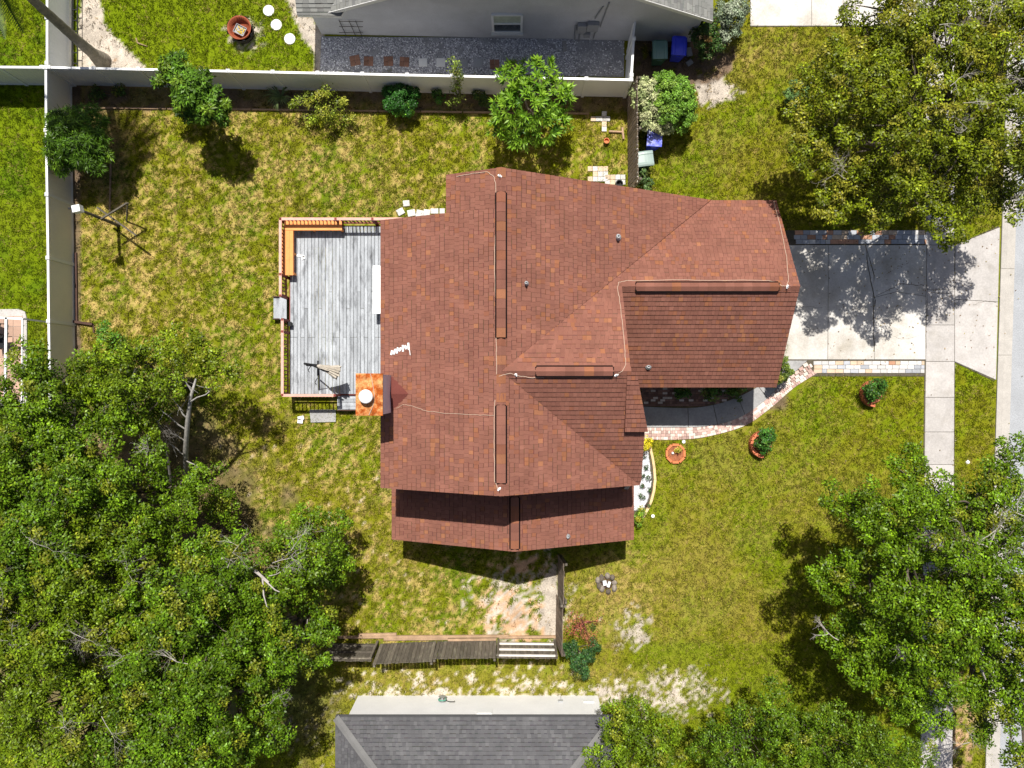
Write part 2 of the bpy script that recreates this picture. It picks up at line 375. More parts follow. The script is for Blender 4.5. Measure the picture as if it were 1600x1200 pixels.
    c = mixc(c, LUSH, cl(lush)); c = mixc(c, DEEP, cl(deep) * (1 - .8 * cl(dry))); c = mixc(c, TAN, cl(dry) * .85); c = mixc(c, ORNG * (.7 + .6 * n3[..., None]), cl(orn)); c = mixc(c, SAND * (.75 + .5 * n3[..., None]), cl(sand)); c = mixc(c, SOIL * (.6 + .8 * n3[..., None]), cl(soil))
    c = c * (.80 + .40 * n3)[..., None]
    cover = cl(1 - .80 * cl(sand) - .85 * cl(soil) - .85 * cl(orn) - .25 * cl(dry))
    return c, cover
fx = np.concatenate([[-700, -250, -120], np.arange(-70, -23.5, 2.0), np.arange(-23, 23.01, .135), np.arange(24, 70, 2.0), [120, 250, 700]])
fy = np.concatenate([[-700, -250, -120], np.arange(-70, -18, 2.0), np.arange(-17.5, 17.51, .135), np.arange(18.5, 70, 2.0), [120, 250, 700]])
gx, gy = np.meshgrid(fx, fy); gpx = 800 + gx * FPX / CAMH; gpy = 600 - gy * FPX / CAMH
gc, _ = ground(gpx, gpy); far = np.maximum(sst(23, 30, abs(gx)), sst(18, 25, abs(gy)))[..., None]; gc = gc * (1 - far) + far * (OLIVE * .62 + TAN * .06) * (.8 + .4 * fbm(gx / 9, gy / 9, 14, 3))[..., None]
nx, ny = len(fx), len(fy); idx = np.arange(nx * ny).reshape(ny, nx)
GF = np.stack([idx[:-1, :-1], idx[:-1, 1:], idx[1:, 1:], idx[1:, :-1]], -1).reshape(-1, 4)
gz = np.where((abs(gx) < 24) & (abs(gy) < 18), (fbm(gx * 2.2, gy * 2.2, 3, 2) - .5) * .02, 0)
lawn = np_mesh('ground', np.stack([gx, gy, gz - .012], -1).reshape(-1, 3), GF, m_ground, col=gc.reshape(-1, 3), smooth=True); prop(lawn, kind='structure')

# hard surfaces in ground pixels: nothing grows there
HARD = [[(645, 402), (732, 402), (732, 354), (1158, 354), (1158, 591), (955, 591), (955, 720), (963, 812), (640, 812), (640, 720), (645, 720)],
        [(1225, 358), (1446, 358), (1446, -20), (1492, -20), (1492, 383), (1562, 352), (1560, -20), (1700, -20), (1700, 1300), (1545, 1300), (1553, 720), (1555, 594), (1491, 565), (1488, 1300), (1436, 1300), (1442, 588), (1275, 588), (1222, 632), (1170, 668), (1100, 684), (1005, 687), (1003, 600), (1230, 600)],
        [(500, 40), (988, 45), (985, 121), (500, 114)], [(1172, -20), (1700, -20), (1700, 42), (1172, 42)],
        [(470, -20), (1120, -20), (1110, 60), (500, 58)], [(556, 1086), (936, 1086), (936, 1300), (556, 1300)],
        [(448, 345), (600, 345), (600, 640), (448, 622)], [(985, 692), (1014, 690), (1024, 745), (1008, 806), (990, 812)], [(-30, 486), (36, 486), (36, 620), (-30, 620)]]
HARD[1] = HARD[1][:]
# ------------------------------------------------------------------ grass blades over the lawns
def grow_grass():
    n = 150000
    px = rng.uniform(-40, 1640, n); py = rng.uniform(-40, 1240, n)
    col, cov = ground(px, py)
    keep = rng.random(n) < cov * .95 + .03
    jx = px + (fbm(px / 7, py / 7, 91, 2) - .5) * 5; jy = py + (fbm(px / 7, py / 7, 95, 2) - .5) * 5
    for p in HARD: keep &= ~inpoly(jx, jy, p)
    keep &= ~inpoly(px, py, [(0, 660), (220, 660), (290, 780), (320, 880), (400, 1000), (360, 1200), (0, 1200)])
    px, py, col = px[keep], py[keep], col[keep]; n = len(px); k = 6
    X = (px - 800) * CAMH / FPX; Y = (600 - py) * CAMH / FPX
    X = np.repeat(X, k) + rng.normal(0, .045, n * k); Y = np.repeat(Y, k) + rng.normal(0, .045, n * k)
    tb = np.clip(rng.normal(1, .25, n), .5, 1.8); yel = rng.random(n) < .10
    c = col * tb[:, None]; c[yel] = c[yel] * .5 + TAN * .6
    c = np.repeat(c, k, 0) * rng.uniform(.6, 1.4, (n * k, 1)); n *= k
    az = rng.uniform(0, 2 * math.pi, n); ln = rng.uniform(.06, .14, n); tl = rng.uniform(.35, 1.2, n); wd = rng.uniform(.010, .020, n)
    dx, dy = np.cos(az), np.sin(az)
    V = np.empty((n, 3, 3))
    V[:, 0] = np.stack([X - dy * wd, Y + dx * wd, np.full(n, -.01)], -1); V[:, 1] = np.stack([X + dy * wd, Y - dx * wd, np.full(n, -.01)], -1)
    V[:, 2] = np.stack([X + dx * ln * np.sin(tl), Y + dy * ln * np.sin(tl), ln * np.cos(tl)], -1)
    o = np_mesh('grass', V.reshape(-1, 3), np.arange(n * 3).reshape(-1, 3), m_grass, col=np.repeat(c, 3, 0)); prop(o, kind='stuff'); return o
grow_grass()

# ------------------------------------------------------------------ driveway, sidewalks, street, path
def pxpoly(pts, z=0): return [G(x, y, z) for x, y in pts]
def inset(poly, d):
    """shrink a convex polygon by d for a joint"""
    n = len(poly); ar = sum(poly[i][0] * poly[(i + 1) % n][1] - poly[(i + 1) % n][0] * poly[i][1] for i in range(n)); sg = 1 if ar > 0 else -1
    out = []
    for i in range(n):
        p0 = Vector(poly[i - 1]); p1 = Vector(poly[i]); p2 = Vector(poly[(i + 1) % n])
        e1 = (p1 - p0).normalized(); e2 = (p2 - p1).normalized(); n1 = Vector((-e1.y, e1.x)) * sg; n2 = Vector((-e2.y, e2.x)) * sg
        k = n1 + n2; k = k / max(.25, 1 + n1.dot(n2)); out.append(tuple(p1 + k * d))
    return out
def slab(parent, pts, mat, z=.035, gap=.008, name='slab'):
    p = inset(pxpoly(pts), gap); q = inset(p, .012)
    b = MB(); n = len(p); ar = sum(p[i][0] * p[(i + 1) % n][1] - p[(i + 1) % n][0] * p[i][1] for i in range(n))
    if ar < 0: p = p[::-1]; q = q[::-1]
    vs = [(x, y, -.05) for x, y in p] + [(x, y, z - .010) for x, y in p] + [(x, y, z) for x, y in q]
    fs = [tuple(range(2 * n, 3 * n))] + [(k * n + i, k * n + (i + 1) % n, (k + 1) * n + (i + 1) % n, (k + 1) * n + i) for k in (0, 1) for i in range(n)]
    return b.add(vs, fs).build(name, mat, parent)
drv = structure('driveway')
base = MB().prism(pxpoly([(1200, 360), (1448, 359), (1492, 383), (1560, 353), (1554, 596), (1491, 566), (1446, 588), (1272, 588), (1200, 588)]), -.03, .012); base.build('joint_bed', m_joint, drv)
for pts in ([(1205, 383), (1294, 383), (1293, 562), (1205, 562)], [(1294, 383), (1352, 383), (1365, 430), (1366, 562), (1293, 562)],
            [(1352, 383), (1448, 383), (1446, 463), (1400, 456), (1362, 466), (1366, 430)], [(1362, 466), (1400, 456), (1446, 463), (1446, 562), (1366, 562)],
            [(1492, 383), (1562, 355), (1559, 472), (1491, 468)], [(1491, 468), (1559, 472), (1556, 594), (1491, 565)]):
    slab(drv, pts, m_walk if pts[0][0] > 1480 else m_conc)
def crack(parent, pts, w=.014, z=.036):
    mb = MB(); W = []
    for i in range(len(pts) - 1):
        for t in np.linspace(0, 1, 6)[:-1]:
            x, y = G(pts[i][0] + (pts[i + 1][0] - pts[i][0]) * t + random.uniform(-1, 1), pts[i][1] + (pts[i + 1][1] - pts[i][1]) * t + random.uniform(-1, 1)); W.append(Vector((x, y, z)))
    for a, b in zip(W[:-1], W[1:]): mb.bar(a, b, w * random.uniform(.5, 1.3), .006)
    mb.build('crack', m_joint, parent)
crack(drv, [(1352, 384), (1357, 420), (1366, 470), (1364, 500), (1366, 562)], .035); crack(drv, [(1368, 462), (1390, 452), (1405, 444), (1430, 446), (1446, 445)], .022); crack(drv, [(1448, 456), (1470, 459), (1491, 458)], .02); crack(drv, [(1520, 477), (1540, 470), (1559, 474)], .012)
crack(drv, [(1448, 383), (1447, 470), (1446, 562)], .02); crack(drv, [(1205, 480), (1250, 478), (1293, 482)], .008); crack(drv, [(1380, 520), (1410, 530), (1446, 522)], .006)
# paver strips on both sides of the driveway
def paver_strip(parent, x0, x1, y0, y1, rows, wt):
    for r in range(rows):
        x = x0 + random.uniform(-3, 0)
        while x < x1 - 3:
            wpx = random.choice((7.5, 10.5, 10.5, 13)); wpx = min(wpx, x1 - x)
            X, Y = G(x + wpx / 2, y0 + (r + .5) * (y1 - y0) / rows); m = random.choices(m_pav, wt)[0]
            piece('paver', m, parent, (X, Y, .015), (wpx / 37 - .014, (y1 - y0) / rows / 37 - .014, .05 + random.uniform(-.006, .006)), random.uniform(-.02, .02), bev=.06)
            x += wpx
paver_strip(drv, 1243, 1447, 360, 381.5, 3, (6, 3, 3, 1.5)); paver_strip(drv, 1272, 1444, 564, 583, 3, (1.6, 8, .5, 1.4))
side = structure('sidewalk')
MB().prism(pxpoly([(1446, -30), (1493, -30), (1492, 600), (1488, 1300), (1436, 1300), (1444, 600)]), -.03, .010).build('joint_bed', m_joint, side)
sx = lambda y: (1446 - max(0, y - 560) * .013, 1491 - max(0, y - 560) * .005)
ys = [-40, 20, 75, 130, 185, 240, 295, 350, 383, 452, 508, 565, 621, 675, 726, 780, 834, 888, 942, 996, 1050, 1104, 1139, 1200, 1260]
for a, b in zip(ys[:-1], ys[1:]):
    a0, a1 = sx(a); b0, b1 = sx(b); slab(side, [(a0, a), (a1, a), (b1, b), (b0, b)], m_walk)
cx_ = lambda y: 1565 - (y - 340) * .0305
street = structure('street')
MB().prism([G(cx_(-2000) + 22, -2000), G(cx_(3000) + 22, 3000), G(2000, 3000), G(2000, -2000)], -.05, .004).build('asphalt', m_asphalt, street)
gut = structure('gutter')
for a in range(-120, 1320, 135):
    b = a + 135
    slab(gut, [(cx_(a), a), (cx_(a) + 9, a), (cx_(b) + 9, b), (cx_(b), b)], m_curb, .06, .004, 'kerb')
    slab(gut, [(cx_(a) + 9.3, a), (cx_(a) + 23, a), (cx_(b) + 23, b), (cx_(b) + 9.3, b)], m_curb, .012, .004, 'channel')
# street patch seen below the trees at lower right
ndrv = structure('neighbour_driveway')
MB().prism(pxpoly([(1172, -40), (1700, -40), (1700, 30), (1560, 41), (1172, 42)]), -.03, .008).build('joint_bed', m_joint, ndrv)
for x0, x1 in ((1172, 1268), (1268, 1317), (1317, 1390), (1390, 1446)):
    slab(ndrv, [(x0, -38), (x1, -38), (x1, 41), (x0, 41)], m_conc, .03)
slab(ndrv, [(1492, -38), (1570, -38), (1572, 20), (1492, 30)], m_walk, .03)
# curved front path: outer brick border, slabs, inner brick bed
path = structure('garden_path')
def curve(pts, n=60):
    """Catmull-Rom through ground pixels"""
    P = [Vector(p) for p in pts]; P = [2 * P[0] - P[1]] + P + [2 * P[-1] - P[-2]]; out = []
    seg = len(P) - 3
    for i in range(n + 1):
        u = i / n * seg; k = min(int(u), seg - 1); t = u - k; a, b, c, d = P[k:k + 4]
        out.append(.5 * ((2 * b) + (c - a) * t + (2 * a - 5 * b + 4 * c - d) * t * t + (3 * b - a - 3 * c + d) * t ** 3))
    return out
outer = curve([(985, 686), (1060, 687), (1110, 681), (1165, 664), (1205, 636), (1240, 606), (1275, 584)])
inner = curve([(985, 668), (1060, 668), (1105, 666), (1150, 655), (1188, 632), (1224, 598), (1262, 563)])
innb = curve([(985, 634), (1060, 637), (1100, 635), (1140, 625), (1175, 609), (1205, 590), (1226, 563)])
MB().prism([G(*p) for p in outer] + [G(*p) for p in innb[::-1]], -.03, .006).build('joint_bed', m_joint, path)
cuts = [0, 13, 23.5, 33.5, 43, 60]
def at(cv, u):
    k = min(int(u), 59); return cv[k].lerp(cv[k + 1], u - k)
for a, b in zip(cuts[:-1], cuts[1:]):
    us = [a + (b - a) * i / 5 for i in range(6)]
    poly = [tuple(at(inner, u)) for u in us] + [tuple(at(innb, u)) for u in us[::-1]]
    p = [G(*q) for q in poly]; b_ = MB().prism(inset(p, .012), -.03, .034); b_.build('slab', m_path, path)
border = structure('brick_border')
L = 0; dst = [0]
for i in range(60): L += (outer[i + 1] - outer[i]).length; dst.append(L)
nb = 0
for row in range(4):
    s = -(row % 2) * 3.6
    while s < L - 4:
        q = min(max(s + 3.6, 0), L - .01); k = max(j for j in range(61) if dst[j] <= q); k = min(k, 59); u = k + (q - dst[k]) / max(1e-6, dst[k + 1] - dst[k])
        po, pi = at(outer, u), at(inner, u); c = po.lerp(pi, (row + .5) / 4); tan = at(outer, min(u + .5, 60)) - at(outer, max(u - .5, 0))
        ang = math.atan2(-tan.y, tan.x); wrow = (po - pi).length / 4 / 37
        X, Y = G(*c)
        if random.random() < .35:
            for h in (-1, 1): piece('brick', random.choices((m_brick, m_brickp), (6, 4))[0], border, (X + math.cos(ang) * h * .05, Y + math.sin(ang) * h * .05, .012), (.088, wrow - .008, .05 + random.uniform(0, .008)), ang, bev=.07); nb += 1
        else: piece('brick', random.choices((m_brick, m_brickp), (6, 4))[0], border, (X, Y, .012), (.188, wrow - .008, .05 + random.uniform(0, .008)), ang, bev=.05); nb += 1
        s += 7.3
bbed = structure('brick_bed')
for r in range(9):
    for i in range(36):
        yy = 607 + r * 3.7; xx = 1002 + i * 7.4 + (r % 2) * 3.7
        lim = 636 - max(0, xx - 1080) ** 2 * .0038
        if yy > lim or xx > 1165: continue
        X, Y = G(xx, yy)
        if (i + r) % 4 == 0:
            for h in (-1, 1): piece('brick', m_brickd, bbed, (X + h * .05, Y, .010), (.09, .09, .045 + random.uniform(0, .01)), bev=.07)
        else: piece('brick', m_brickp if random.random() < .22 else m_brickd, bbed, (X, Y, .010), (.188, .09, .045 + random.uniform(0, .01)), bev=.05)

# ------------------------------------------------------------------ shingled roofs
def clip(poly, conv):
    n = len(conv); ar = sum(conv[i][0] * conv[(i + 1) % n][1] - conv[(i + 1) % n][0] * conv[i][1] for i in range(n))
    if ar < 0: conv = conv[::-1]
    out = poly
    for i in range(n):
        ax, ay = conv[i]; bx, by = conv[(i + 1) % n]; inp = out; out = []
        if not inp: return []
        d = [(bx - ax) * (p[1] - ay) - (by - ay) * (p[0] - ax) for p in inp]
        for j in range(len(inp)):
            p, q = inp[j - 1], inp[j]; dp, dq = d[j - 1], d[j]
            if (dp >= 0) != (dq >= 0):
                t = dp / (dp - dq); out.append((p[0] + (q[0] - p[0]) * t, p[1] + (q[1] - p[1]) * t))
            if dq >= 0: out.append(q)
    return out
RED = [(.228, .097, .068), (.222, .094, .066), (.236, .102, .072), (.216, .091, .065)]
ORANGE = [(.275, .110, .056), (.255, .100, .056), (.295, .125, .066), (.235, .092, .056)]
GREY = [(.098, .096, .100), (.102, .100, .104), (.095, .093, .098)]; LGREY = [(.122, .120, .123), (.114, .112, .115)]
GREEN_GREY = [(.20, .20, .185), (.225, .225, .21), (.175, .175, .165)]; LGG = [(.26, .26, .24), (.16, .16, .155)]
def shingles(poly, pl, cols, acc, accp, roof, ex=.185, name='shingle_courses', wr=(.13, .17), sh=True):
    """laps of tabs on the plane z = pl[0]+pl[1]x+pl[2]y inside the convex plan polygon"""
    a, bx, by = pl; g = Vector((bx, by)); slope = g.length; up = g / slope; al = Vector((-up.y, up.x)); k = math.sqrt(1 + slope * slope)
    du = ex / k
    us = [Vector(p).dot(up) for p in poly]; ss = [Vector(p).dot(al) for p in poly]
    mb = MB(); u = min(us); row = 0
    while u < max(us):
        s = min(ss) - random.uniform(0, .2)
        while s < max(ss):
            wd = random.uniform(*wr)
            g_ = .006; r = [up * u + al * (s + g_ / 2), up * u + al * (s + wd - g_ / 2), up * (u + du) + al * (s + wd - g_ / 2), up * (u + du) + al * (s + g_ / 2)]
            q = clip([tuple(p) for p in r], poly)
            if len(q) >= 3:
                th = .018 + random.uniform(0, .014)
                nn = fbm(np.array([s * 1.3]), np.array([u * 2.6 / k]), 77, 2)[0]
                col = random.choice(acc) if random.random() < accp * (.15 + 2.4 * max(0, nn - .38) * 2) else random.choice(cols)
                f = random.uniform(.93, 1.07); col = tuple(c * f for c in col)
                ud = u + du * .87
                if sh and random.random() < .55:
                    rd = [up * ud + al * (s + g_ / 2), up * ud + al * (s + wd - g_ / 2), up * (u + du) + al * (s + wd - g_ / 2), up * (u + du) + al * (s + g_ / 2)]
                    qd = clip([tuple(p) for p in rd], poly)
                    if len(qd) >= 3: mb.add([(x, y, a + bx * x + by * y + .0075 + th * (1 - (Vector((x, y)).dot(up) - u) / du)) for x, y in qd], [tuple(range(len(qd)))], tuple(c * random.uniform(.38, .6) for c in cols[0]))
                top = [(x, y, a + bx * x + by * y + .004 + th * (1 - (Vector((x, y)).dot(up) - u) / du)) for x, y in q]
                bot = [(x, y, a + bx * x + by * y - .012) for x, y in q]; n = len(q)
                mb.add(top + bot, [tuple(range(n))] + [(i, n + i, n + (i + 1) % n, (i + 1) % n) for i in range(n)], col)
            s += wd
        u += du; row += 1
    o = mb.build(name, m_shing, roof); o['kind'] = 'stuff'; return o
def plane_z(pl): return lambda x, y: pl[0] + pl[1] * x + pl[2] * y
def roof_face(house, polys, pl, trim, cols, acc, accp, thick=.16, ex=.185):
    z = plane_z(pl); mb = MB()
    for p in polys: mb.prism(p, lambda x, y: z(x, y) - thick, lambda x, y: z(x, y) - .004)
    rf = mb.build('roof', trim, house)
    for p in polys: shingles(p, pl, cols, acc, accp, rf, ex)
    return rf
# main house
RX, ZR = -.353, 7.755
PW = (ZR - .479 * RX, .479, 0); PE = (ZR + .562 * RX, -.562, 0); PN = (3.25 + .685 * 7.0, 0, -.685); PG = (5.70 - .685 * 3.42, 0, .685); PS = (7.757 - .685 * .42, 0, .685)
PLW = (4.85 - .468 * .1, .468, 0); PLE = (4.85 + .468 * .1, -.468, 0)
FACES = [([[(-4.59, -3.63), (RX, -3.63), (RX, 5.72), (-4.59, 5.72)], [(-2.21, 5.72), (RX, 5.72), (RX, 7.0), (-2.21, 7.0)]], PW),
         ([[(RX, .42), (7.56, 7.0), (RX, 7.0)], [(RX, .42), (RX, -3.63), (4.58, -3.63)]], PE),
         ([[(RX, .42), (3.84, .42), (3.84, 3.907)], [(3.84, 3.42), (10.07, 3.42), (10.07, 7.0), (7.56, 7.0), (3.84, 3.907)]], PN),
         ([[(3.75, -.13), (10.07, -.13), (10.07, 3.42), (3.75, 3.42)]], PG),
         ([[(RX, .42), (4.58, -3.63), (4.62, -3.45), (4.52, -1.55), (3.86, .42)]], PS),
         ([[(-4.68, -6.045), (.1, -6.045), (.1, -3.30), (-4.68, -3.30)]], PLW), ([[(.1, -6.045), (4.73, -6.045), (4.73, -3.30), (.1, -3.30)]], PLE)]
def roof_z(x, y):
    best = None
    for polys, pl in FACES:
        for p in polys:
            if inpoly(np.array([x]), np.array([y]), p)[0]:
                zz = pl[0] + pl[1] * x + pl[2] * y; best = zz if best is None else max(best, zz)
    return best
house = thing('house', 'large house with red brown shingle roof and brick chimney chase in the middle', 'house', (2.5, 0, 0))
house['label'] = 'large house under a red brown shingle roof in the middle of the plot'
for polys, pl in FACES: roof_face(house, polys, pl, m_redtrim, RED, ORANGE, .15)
def on_roof(px, py, lift=0.0, z=6.0):
    best = None
    for z in (7.9, 7.0, 6.0, 5.0, 4.0, 3.2):
        for _ in range(14):
            x, y = G(px, py, z); rz = roof_z(x, y)
            if rz is None: break
            z = z + (rz + lift - z) * .8
        if rz is not None and abs(rz + lift - z) < .02 and (best is None or z > best): best = z
    z = best if best is not None else 4.0
    x, y = G(px, py, z); return Vector((x, y, z))
# walls under the roof
def wall_line(mb, a, b, zf, th=.16, n=10, z0=-.05):
    a = Vector(a); b = Vector(b); d = (b - a).normalized(); nn = Vector((-d.y, d.x)) * th / 2
    for i in range(n):
        p = a.lerp(b, i / n); q = a.lerp(b, (i + 1) / n); zp, zq = zf(*p.lerp(q, .02)), zf(*q.lerp(p, .02))
        if zp is None or zq is None: continue
        c = [p - nn, q - nn, q + nn, p + nn]; zs = [zp, zq, zq, zp]
        vs = [(v.x, v.y, z0) for v in c] + [(v.x, v.y, z - .2) for v, z in zip(c, zs)]
        mb.add(vs, [(3, 2, 1, 0), (4, 5, 6, 7), (0, 1, 5, 4), (1, 2, 6, 5), (2, 3, 7, 6), (3, 0, 4, 7)])
wl = MB()
for a, b, n in (((-4.2, -3.25), (-4.2, 5.35), 4), ((-4.2, 5.35), (-1.85, 5.35), 6), ((-1.85, 5.35), (-1.85, 6.65), 3), ((-1.85, 6.65), (9.7, 6.65), 24), ((9.7, .25), (9.7, 6.65), 16),
             ((4.25, .25), (9.7, .25), 4), ((4.2, -3.25), (4.2, .2), 8), ((-4.2, -3.25), (4.2, -3.25), 18)):
    wall_line(wl, a, b, roof_z, n=n)
wall_line(wl, (3.62, .5), (3.62, 3.5), plane_z(PN), n=4, z0=3.2)
wl.build('wall', m_housewall, house)
w2 = MB()
for a, b, n in (((-4.35, -5.75), (-4.35, -3.34), 3), ((-4.35, -5.75), (4.4, -5.75), 14), ((4.4, -5.75), (4.4, -3.34), 3)):
    wall_line(w2, a, b, roof_z, n=n)
w2.build('wall', m_housewall, house)
for wx_, wy_, ax in ((-2.2, -5.85, 0), (1.6, -5.85, 0), (4.30, -2.75, 1), (6.6, .15, 0), (-4.30, 4.3, 1), (-4.30, 2.2, 1)):
    wf = MB(); dx_, dy_ = ((1, 0), (0, 1))[ax]
    for k_ in (-1, 1): wf.box((wx_ + dx_ * k_ * .45, wy_ + dy_ * k_ * .45, 1.55), (.07 if not ax else .05, .05 if not ax else .07, 1.2)); wf.box((wx_, wy_, 1.55 + k_ * .58), (.9 if not ax else .05, .05 if not ax else .9, .07))
    wo_ = wf.build('window', m_vinyl, house); MB().box((wx_, wy_, 1.55), (.84 if not ax else .03, .03 if not ax else .84, 1.1)).build('pane', m_glass, wo_)
gd = MB()
for i in range(4): gd.box((9.805, 3.3, .35 + i * .54), (.04, 4.8, .52))
gd.build('garage_door', m_white, house)
MB().box((4.31, -1.6, 1.02), (.05, .92, 2.05)).build('front_door', m_brown, house)
# flap on the entry gable
pz = plane_z(PS); fl = [(3.72, .40), (4.02, .40), (4.60, -1.62), (3.82, -1.62)]
PF = (7.78, 0, .56); zf = lambda x, y: 7.80 - .60 * (.42 - y)
o = MB().prism(fl, lambda x, y: min(pz(x, y), zf(x, y)) - .10, lambda x, y: zf(x, y) - .004).build('gable_flap', m_redtrim, house)
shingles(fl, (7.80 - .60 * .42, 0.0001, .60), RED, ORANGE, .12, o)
# ridge caps and vents
def ridge_cap(parent, a, b, z, wd, sl1, sl2, lift, name, seg=.3):
    """overlapping cap pieces folded over a level ridge from a to b (xy)"""
    a = Vector(a); b = Vector(b); d = (b - a).normalized(); nn = Vector((-d.y, d.x)); Lr = (b - a).length; n = max(1, int(Lr / seg)); mb = MB()
    for i in range(n):
        p = a + d * (Lr * i / n); q = a + d * (Lr * (i + 1) / n + .02)
        col = random.choice(ORANGE if random.random() < .18 else RED); f_ = random.uniform(.85, 1.1); col = tuple(c * f_ for c in col)
        t = .012
        pts = []
        for w_, e in ((p, t), (q, 0)):
            for s_, sl_ in ((-1, sl1), (0, 0), (1, sl2)):
                xy = w_ + nn * s_ * wd; pts.append((xy.x, xy.y, z + lift + e - abs(s_) * wd * sl_))
        lo = [(x, y, zz - lift - .02 - .0) for x, y, zz in pts]
        mb.add(pts + lo, [(0, 3, 4, 1), (1, 4, 5, 2), (0, 6, 9, 3), (2, 5, 11, 8), (0, 1, 7, 6), (1, 2, 8, 7), (3, 9, 10, 4), (4, 10, 11, 5)], col)
    if 'vent' in name:
        sl_ = MB()
        for s_, k_ in ((-1, sl1), (1, sl2)):
            o_ = nn * s_ * (wd + .024); zz = z + lift - wd * k_ - .045
            sl_.bar((a.x + o_.x, a.y + o_.y, zz), (b.x + o_.x, b.y + o_.y, zz), .045, .05)
        e_ = d * .012
        for q_ in (a - e_, b + e_): sl_.bar((q_.x - nn.x * wd, q_.y - nn.y * wd, z - .02), (q_.x + nn.x * wd, q_.y + nn.y * wd, z - .02), .045, .06)
        sl_.build('vent_slot', m_slot, parent)
    return mb.build(name, m_shing, parent)
mainroof = house
ridge_cap(house, (RX, -3.62), (RX, 6.99), ZR, .15, .55, .5, .022, 'ridge_cap')
ridge_cap(house, (3.85, .42), (RX + .2, .42), 7.757, .15, .66, .66, .022, 'ridge_cap'); ridge_cap(house, (10.06, 3.42), (3.86, 3.42), 5.70, .15, .66, .66, .022, 'ridge_cap')
ridge_cap(house, (.1, -6.04), (.1, -3.4), 4.85, .13, .45, .45, .02, 'ridge_cap')
Yp = lambda py, z: (600 - py) * (CAMH - z) / FPX
Xp = lambda px, z: (px - 800) * (CAMH - z) / FPX
ridge_cap(house, (RX, Yp(527, 7.8)), (RX, Yp(300, 7.8)), ZR, .148, .45, .45, .065, 'ridge_vent')
ridge_cap(house, (RX, Yp(755, 7.8)), (RX, Yp(634, 7.8)), ZR, .148, .45, .45, .065, 'ridge_vent')
ridge_cap(house, (Xp(1218, 5.8), 3.40), (Xp(995, 5.8), 3.40), 5.70, .148, .50, .55, .065, 'ridge_vent')
ridge_cap(house, (Xp(958, 7.8), .41), (Xp(838, 7.8), .41), 7.757, .148, .50, .55, .065, 'ridge_vent')
ridge_cap(house, (.1, Yp(858, 4.9)), (.1, Yp(778, 4.9)), 4.85, .15, .42, .42, .06, 'ridge_vent')
# vent pipes
for px, py, r, h in ((965, 371, .065, .28), (822, 443, .045, .25), (887, 838, .05, .16), (1013, 573, .06, .12)):
    p = on_roof(px, py); mb = MB().lathe(p, [(r * 2.0, .0), (r * 1.9, .03), (r, .06), (r, h), (r * .6, h), (r * .6, h - .1)], 14)
    mb.build('vent_pipe', m_galv, house, True)
# chimney: sided chase with rusted cap and white flue cover
CX0, CX1, CY0, CY1, CZ = -5.0, -4.19, -.99, .31, 7.8
ch = MB().box(((CX0 + CX1) / 2, (CY0 + CY1) / 2, CZ / 2), (CX1 - CX0, CY1 - CY0, CZ)).build('chimney', m_chim, house)
MB().box(((CX0 + CX1) / 2, (CY0 + CY1) / 2, CZ + .03), (CX1 - CX0 + .06, CY1 - CY0 + .06, .09)).build('chimney_cap', m_rust, ch)
MB().lathe((-4.66, -.40, CZ + .07), [(.10, 0), (.10, .22), (.225, .23), (.225, .28), (.20, .31), (.0, .33)], 28).build('flue_cover', m_white, ch, True)
MB().tube([(-4.55, .33, CZ + .10), (-4.48, .0, CZ + .10), (-4.42, -.35, CZ + .11), (-4.47, -.7, CZ + .10), (-4.60, -1.0, CZ + .10)], .012, 5).build('cable', m_cable, ch)
# cricket behind the chimney
k = MB(); z1 = roof_z(-4.1, 0) ; k.add([(-4.18, .32, roof_z(-4.18, .3)), (-4.18, -1.0, roof_z(-4.18, -.5)), (-4.18, -.34, roof_z(-4.18, -.3) + .24), (-3.55, -.34, roof_z(-3.55, -.3) + .03)], [(0, 2, 3), (1, 3, 2), (0, 1, 2)], (.15, .045, .036)); k.build('chimney_cricket', m_shing, house)

# cables lying on the ridges
def cable(pts, label, r=.012, lift=.03, jog=.0):
    P = []
    for i in range(len(pts) - 1):
        for t in np.linspace(0, 1, 7)[:-1]:
            P.append((pts[i][0] + (pts[i + 1][0] - pts[i][0]) * t + random.uniform(-.5, .5), pts[i][1] + (pts[i + 1][1] - pts[i][1]) * t + random.uniform(-.5, .5)))
    P.append(pts[-1]); W = []
    for x, y in P:
        q = on_roof(x, y, lift)
        W.append(q)
    return solo(MB().tube(W, r, 5), 'lightning_cable', m_cable, label, 'cable', 'cables along the red roof')
cable([(713, 276), (735, 272), (760, 268), (772, 276), (775, 290), (775, 345), (772.5, 395), (774, 480), (775.5, 545), (776, 585)], 'pale cable beside the longer upper ridge vent')
cable([(780, 588), (797, 583), (806, 587), (830, 590), (850, 590)], 'short pale cable just left of the entry ridge vent')
cable([(950, 589), (962, 586), (972, 580), (978, 570), (976, 545), (970, 480), (965, 450), (967, 441), (980, 438.5), (1050, 437.5), (1120, 438), (1195, 438), (1212, 440), (1222, 447), (1229, 446), (1232, 438), (1229, 400), (1222, 365), (1209, 314)], 'longest pale cable, running from the entry gable along the garage ridge')
cable([(620, 638), (630, 632), (642, 634), (665, 642), (700, 646), (740, 648), (772, 649)], 'thin pale cable crossing the west roof slope from the chimney', .009)
cable([(773, 625), (772, 690), (773, 752), (778, 764), (782, 765)], 'pale cable beside the lower ridge vent near the south gable', .013)
